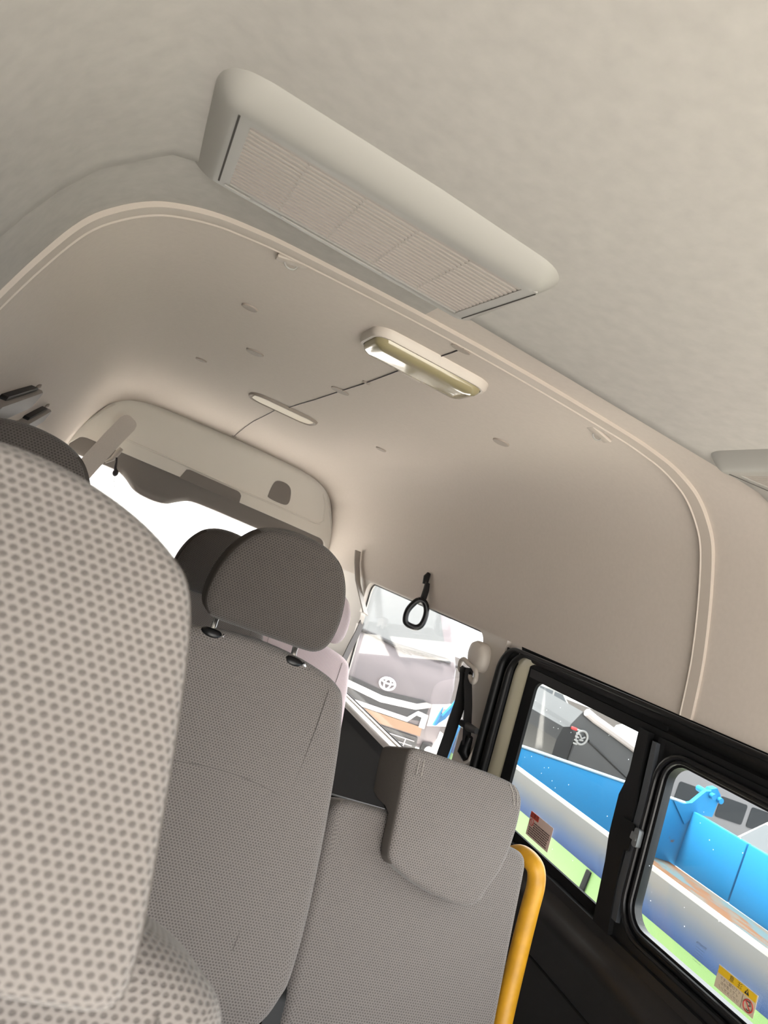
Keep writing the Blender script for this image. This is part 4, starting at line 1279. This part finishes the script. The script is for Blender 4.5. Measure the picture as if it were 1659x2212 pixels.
def side_nodes(nt, p):
    L = nt.links.new
    p.inputs['Roughness'].default_value = 0.6
    p.inputs['Specular IOR Level'].default_value = 0.15
    tc = nt.nodes.new('ShaderNodeTexCoord')
    sp = nt.nodes.new('ShaderNodeSeparateXYZ')
    L(tc.outputs['Object'], sp.inputs[0])
    n = nt.nodes.new('ShaderNodeTexNoise')
    n.inputs['Scale'].default_value = 5
    n.inputs['Detail'].default_value = 6
    L(tc.outputs['Object'], n.inputs['Vector'])
    ad = nt.nodes.new('ShaderNodeMath')
    ad.operation = 'MULTIPLY_ADD'
    ad.inputs[1].default_value = 0.05
    L(n.outputs['Fac'], ad.inputs[0])
    L(sp.outputs['Z'], ad.inputs[2])
    cr = nt.nodes.new('ShaderNodeValToRGB')
    r = nt.nodes.new('ShaderNodeMapRange')
    r.inputs['From Min'].default_value = -0.855 + 0.025
    r.inputs['From Max'].default_value = -0.675 + 0.025
    L(ad.outputs[0], r.inputs['Value'])
    L(r.outputs['Result'], cr.inputs[0])
    e = cr.color_ramp.elements
    e[0].color = (0.008, 0.030, 0.115, 1)
    e[1].color = (0.085, 0.085, 0.085, 1)
    for pos, cl in ((0.25, (0.020, 0.047, 0.120, 1)), (0.55, (0.052, 0.064, 0.088, 1)), (0.8, (0.08, 0.08, 0.08, 1))):
        q_ = cr.color_ramp.elements.new(pos)
        q_.color = cl
    L(cr.outputs[0], p.inputs['Base Color'])
M_sidep = paint('silver to blue side band', side_nodes)  # colour runs from blue at the bottom to silver at the top
def prism_y(pts, y0, y1):
    return MB().loft([[Vector((x, y, z)) for x, z in pts] for y in (y0, y1)], True, cap=True)
prism_y([(TX, -0.835), (TX - 0.006, -0.80), (TX - 0.004, -0.72), (TX + 0.001, -0.672), (TX + 0.024, -0.672), (TX + 0.024, -0.835)], TY0, TY1 + 0.05).build('side_board', M_sidep, root)
prism_y([(TX + 0.002, -0.674), (TX + 0.003, -0.658), (TX + 0.022, -0.656), (TX + 0.024, -0.674)], TY0, TY1 + 0.05).build('side_rim', M_rim, root, smooth=False)
gb = prism_y([(TX, -1.12), (TX, -0.835), (TX + 0.04, -0.835), (TX + 0.04, -1.12)], TY0, TY1 + 0.02)
gb.build('lower_side_board', M_green, root, smooth=False)
mb = MB()
mb.box((TX - 0.004, 2.66, -0.97), (0.012, 0.030, 0.26), 0.003, Matrix.Rotation(0.05, 3, 'X'))
mb.build('board_gap_strip', M_matte, root)
MB().box(((TX + TF) / 2, (TY0 + TY1) / 2, TZ - 0.04), (TF - TX - 0.06, TY1 - TY0, 0.08)).build('bed_floor', M_bed, root, smooth=False)
MB().box(((TX + TF) / 2, TY1 + 0.025, -0.885), (TF - TX + 0.08, 0.05, 0.44), 0.008).build('tail_board', M_blue, root)
MB().box(((TX + TF) / 2, TY1 + 0.02, -0.661), (TF - TX, 0.055, 0.012), 0.003).build('tail_rim', mat('pale blue rim', (0.16, 0.24, 0.29, 1), 0.5), root)
mb = MB()
for ya, yb in ((4.09, 3.605), (3.595, 2.4), (2.39, 0.6), (0.59, TY0)):
    mb.box((TF + 0.03, (ya + yb) / 2, -0.893), (0.05, ya - yb, 0.40), 0.008)
mb.build('far_side_board', M_blue, root)
MB().box((TF + 0.05, (TY0 + 3.4) / 2, -0.682), (0.06, 3.4 - TY0, 0.022), 0.004).build('far_rim', M_rim, root)
# hinge lug at the far rear corner
lug = MB()
lug.prism([Vector((x, TY1 - 0.012, z)) for x, z in ((4.28, -0.672), (4.37, -0.665), (4.44, -0.64), (4.50, -0.565), (4.53, -0.53), (4.58, -0.515), (4.62, -0.545), (4.60, -0.59), (4.54, -0.66), (4.49, -0.745), (4.44, -0.80))][::1], (0, 0.03, 0))
lug.prism([Vector((x, TY1 + 0.05, z)) for x, z in ((4.56, -0.72), (4.60, -0.60), (4.64, -0.51), (4.69, -0.49), (4.745, -0.53), (4.735, -0.70))], (0, 0.05, 0))
lug.tube([Vector((4.58, TY1 - 0.05, -0.545)), Vector((4.60, TY1 + 0.13, -0.545))], 0.022, 12)
lug.tube([Vector((4.735, TY1 + 0.02, -0.565)), Vector((4.74, TY1 + 0.12, -0.565))], 0.022, 12)
lg_ = lug.build('hinge_lug', M_blue, root)
MB().tube([Vector((4.545, TY1 - 0.03, -0.715)), Vector((4.548, TY1 - 0.012, -0.715))], 0.013, 12).build('bolt', M_rim, lg_)
# lever and hooks at the near rear corner
lv = MB().tube([Vector((2.33, TY1 + 0.07, -0.60)), Vector((2.32, TY1 + 0.07, -0.72)), Vector((2.355, TY1 + 0.07, -0.66)), Vector((2.40, TY1 + 0.07, -0.56)), Vector((2.42, TY1 + 0.07, -0.48))], [0.004, 0.016, 0.02, 0.016, 0.006], 8)
lv.tube([Vector((2.46, TY1 + 0.07, -0.66)), Vector((2.44, TY1 + 0.07, -0.84)), Vector((2.43, TY1 + 0.07, -1.05))], 0.016, 8)
for z in (-0.87, -0.95):
    lv.tube([Vector((2.40, TY1 + 0.05, z)), Vector((2.50, TY1 + 0.05, z + 0.02))], 0.009, 8)
lv.build('tail_latch', M_blue, root)
mb = MB()
mb.box(((TX + TF) / 2, 0.3, -1.22), (0.9, 8.0, 0.18), 0.01)
mb.build('chassis', M_black, root)
for y in (3.2, 2.3, -2.6):
    for x in (TX + 0.16, TF - 0.16):
        wheel(root, (x, y, GROUND + 0.33), 0.33, 0.22)

# --- parked cars farther off
def car(label, cx, cy, z0, ln, wd, ht, col, heading, name='car', kind='suv', rear=False):
    """car centred at (cx,cy) on ground z0; heading = rotation about z of its long axis from +y"""
    root = empty(name, (cx, cy, z0), label, 'car', 'cars parked in the yard')
    Rm = Matrix.Translation((cx, cy, z0)) @ Matrix.Rotation(heading, 4, 'Z')
    paintm = mat('car paint', col, 0.3, coat=0.2)
    h1 = ht * 0.56
    prof = [(-ln / 2, 0.25), (-ln / 2 + 0.03, h1 * 0.75), (-ln * 0.30, h1 * 0.97), (-ln * 0.16, h1 * 1.02), (-ln * 0.02, ht * 0.97), (ln * 0.12, ht), (ln * 0.36, ht * 0.97), (ln * 0.47, h1 * 1.05), (ln / 2, h1 * 0.9), (ln / 2, 0.28)]
    mb = extrude_profile(prof, -wd / 2, wd / 2, lambda z: 1 if z < h1 else 1 - 0.2 * (z - h1) / (ht - h1), 0.06)
    mb.v = [Rm @ v for v in mb.v]
    mb.build('body', paintm, root)
    def q(pts, name, m):
        MB().prism([Rm @ Vector(p) for p in pts], Rm.to_3x3() @ Vector((0, 0, 0.004))).build(name, m, root, smooth=False)
    def kx(z):
        return wd / 2 * (1 - 0.2 * max(0, z - h1) / (ht - h1)) + 0.006
    za, zb = h1 * 1.06, ht * 0.92
    for s in (-1, 1):
        for (y0, y1, y2, y3) in ((-ln * 0.12, ln * 0.08, ln * 0.08, -ln * 0.02), (ln * 0.10, ln * 0.27, ln * 0.27, ln * 0.10), (ln * 0.29, ln * 0.42, ln * 0.37, ln * 0.29)):
            MB().prism([Rm @ Vector((s * kx(za), y0, za)), Rm @ Vector((s * kx(za), y1, za)), Rm @ Vector((s * kx(zb), y2, zb)), Rm @ Vector((s * kx(zb), y3, zb))], Rm.to_3x3() @ Vector((-s * 0.02, 0, 0))).build('side_window', M_carglass, root, smooth=False)
    MB().prism([Rm @ Vector(p) for p in ((-wd * 0.42, -ln * 0.155, h1 * 1.05), (wd * 0.42, -ln * 0.155, h1 * 1.05), (wd * 0.36, -ln * 0.035, ht * 0.93), (-wd * 0.36, -ln * 0.035, ht * 0.93))], Rm.to_3x3() @ Vector((0, -0.02, 0.012))).build('windscreen', M_carglass, root, smooth=False)
    MB().prism([Rm @ Vector(p) for p in ((-wd * 0.40, ln * 0.468, h1 * 1.1), (wd * 0.40, ln * 0.468, h1 * 1.1), (wd * 0.36, ln * 0.37, ht * 0.93), (-wd * 0.36, ln * 0.37, ht * 0.93))], Rm.to_3x3() @ Vector((0, 0.02, 0.012))).build('rear_window', M_carglass, root, smooth=False)
    for s in (-1, 1):
        MB().box((0, 0, 0), (0.05, 0.1, 0.22), 0.02).build('tail_lamp', M_tail, root).data.transform(Rm @ Matrix.Translation((s * wd * 0.46, ln * 0.48, h1 * 0.88)))
        for y in (-ln * 0.31, ln * 0.30):
            c = Rm @ Vector((s * wd * 0.46, y, 0.31))
            mb = MB()
            ax = Rm.to_3x3() @ Vector((1, 0, 0))
            ay = Rm.to_3x3() @ Vector((0, 1, 0))
            mb.loft([[c + ax * d + ay * (rr * math.cos(t)) + Vector((0, 0, rr * math.sin(t))) for t in [2 * PI * k / 20 for k in range(20)]] for d, rr in ((-0.1, 0.18), (-0.1, 0.30), (0.1, 0.30), (0.1, 0.18))], True, cap=True)
            mb.build('wheel', M_tyre, root)
    return root
WH = (0.15, 0.145, 0.14, 1)
car('white car with dark side windows, broadside in the rear sliding pane beside the dark pickup', 17.2, 24.0, -3.3, 4.3, 1.7, 1.36, WH, math.radians(90))
car('pale car roof high in the rear sliding pane, behind the white broadside car', 24.5, 33.0, -3.3, 4.4, 1.7, 1.42, (0.13, 0.125, 0.12, 1), math.radians(70))

# dark pickup, tail towards us
PYk = 9.0
PZ = -2.42
root = empty('pickup', (8.3, PYk + 2, PZ), 'dark grey pickup with a round tailgate badge, behind the blue tail board', 'pickup')
M_pk2 = mat('dark grey pickup paint', (0.022, 0.022, 0.023, 1), 0.4, noise=0.15, nscale=2)
pb = [Vector((x * PYk, PYk, z * PYk)) for x, z in ((0.782, -0.235), (0.778, -0.135), (0.789, -0.100), (0.802, -0.076), (0.822, -0.079), (0.876, -0.091), (0.985, -0.116), (0.985, -0.235))]
MB().prism(pb, (0.9, 4.6, 0)).build('body', M_pk2, root, smooth=False)
bb = [Vector((x * PYk, PYk - 0.12, z * PYk)) for x, z in ((0.768, -0.215), (0.762, -0.130), (0.766, -0.108), (0.779, -0.104), (0.790, -0.112), (0.794, -0.145), (0.796, -0.215))]
MB().prism(bb, (0, 1.2, 0)).build('rear_bumper_end', M_black, root, smooth=False)
MB().tube([Vector((x * PYk, PYk - 0.04, z * PYk)) for x, z in ((0.806, -0.074), (0.826, -0.080), (0.877, -0.091), (0.97, -0.113))], 0.06, 8).build('bed_rail', mat('pale bed rail', (0.24, 0.22, 0.22, 1), 0.5), root)
c = Vector((0.8155 * PYk, PYk - 0.02, -0.1155 * PYk))
em = MB()
p = [c + Vector((0.10 * math.cos(t), 0, 0.10 * math.sin(t))) for t in [2 * PI * k / 24 for k in range(24)]]
em.tube(p + [p[0]], 0.016, 8, cap=False)
em.tube([c + Vector((-0.05, 0, 0.035)), c + Vector((0.0, 0, -0.015)), c + Vector((0.055, 0, 0.02))], 0.014, 8)
em.tube([c + Vector((-0.035, 0, -0.04)), c + Vector((0.04, 0, -0.035))], 0.014, 8)
em.build('badge', mat('dull chrome badge', (0.15, 0.15, 0.15, 1), 0.5), root)
em = MB()
for k in range(5):
    em.box((0.7985 * PYk + 0.004 * k, PYk - 0.10, (-0.105 - 0.0055 * k) * PYk), (0.07, 0.02, 0.024), 0.008)
em.build('handle_ribs', mat('grey ribs', (0.15, 0.15, 0.15, 1), 0.5), root)
for a, b, m_, nm in (((0.806, -0.126), (0.806, -0.170), M_rubber, 'panel_gap'), ((0.832, -0.117), (0.93, -0.152), M_rubber, 'crease')):
    MB().tube([Vector((a[0] * PYk, PYk - 0.005, a[1] * PYk)), Vector((b[0] * PYk, PYk - 0.005, b[1] * PYk))], 0.018, 8).build(nm, m_, root)
MB().box((0.785 * PYk, PYk - 0.14, -0.1045 * PYk), (0.10, 0.03, 0.04), 0.01).build('tail_lamp', M_tail, root)
for x in (7.5, 9.3):
    for y in (PYk + 0.9, PYk + 3.4):
        wheel(root, (x, y, PZ + 0.36), 0.36, 0.24)

# white minibus beyond the truck's far side, broadside on
BY = 10.4
root = empty('minibus', (13.4, BY + 1, -3.25), 'white minibus with dark side windows beyond the blue truck bed', 'bus')
M_bus = mat('white minibus paint', (0.16, 0.155, 0.16, 1), 0.35, coat=0.2)
bp_ = [(10.45, -3.0), (10.42, -1.75), (10.55, -1.35), (10.75, -0.95), (10.95, -0.85), (17.2, -0.85), (17.3, -1.0), (17.3, -3.0)]
MB().prism([Vector((x, BY, z)) for x, z in bp_], (0, 1.9, 0)).build('body', M_bus, root, smooth=False)
for x0, x1 in ((10.85, 11.78), (11.9, 12.6), (12.72, 13.45), (13.55, 14.4), (14.5, 15.4), (15.5, 16.5)):
    MB().prism([Vector((p.x, BY - 0.012, p.y)) for p in rrect(x0, x1, -1.72, -1.33, 0.05)], (0, 0.02, 0)).build('side_window', M_carglass, root, smooth=False)
for x in (11.6, 15.6):
    wheel(root, (x, BY + 0.1, -2.9), 0.36, 0.22, 'Y')
# white car nose between minibus and truck
car('white car bonnet just above the far blue side board', 8.6, 6.1, -2.55, 4.2, 1.7, 1.65, (0.2, 0.2, 0.19, 1), math.radians(-100))
# pale building behind the hatch
root = empty('building', (0.8, 14, GROUND), 'bright pale building wall outside the rear window', 'building')
MB().box((-2.0, 15.5, 0.4), (9.0, 3.0, 4.5)).build('wall_face', mat('bright render', (0.75, 0.75, 0.73, 1), 0.8), root, smooth=False)
MB().box((-2.0, 15.4, 2.75), (9.6, 3.6, 0.2)).build('roof_edge', mat('grey roof edge', (0.4, 0.4, 0.4, 1), 0.7), root, smooth=False)
mb = MB()
mb.box((-1.2, 13.98, -0.2), (1.6, 0.06, 0.9))
mb.build('shutter', mat('pale shutter', (0.6, 0.62, 0.62, 1), 0.6), root, smooth=False)
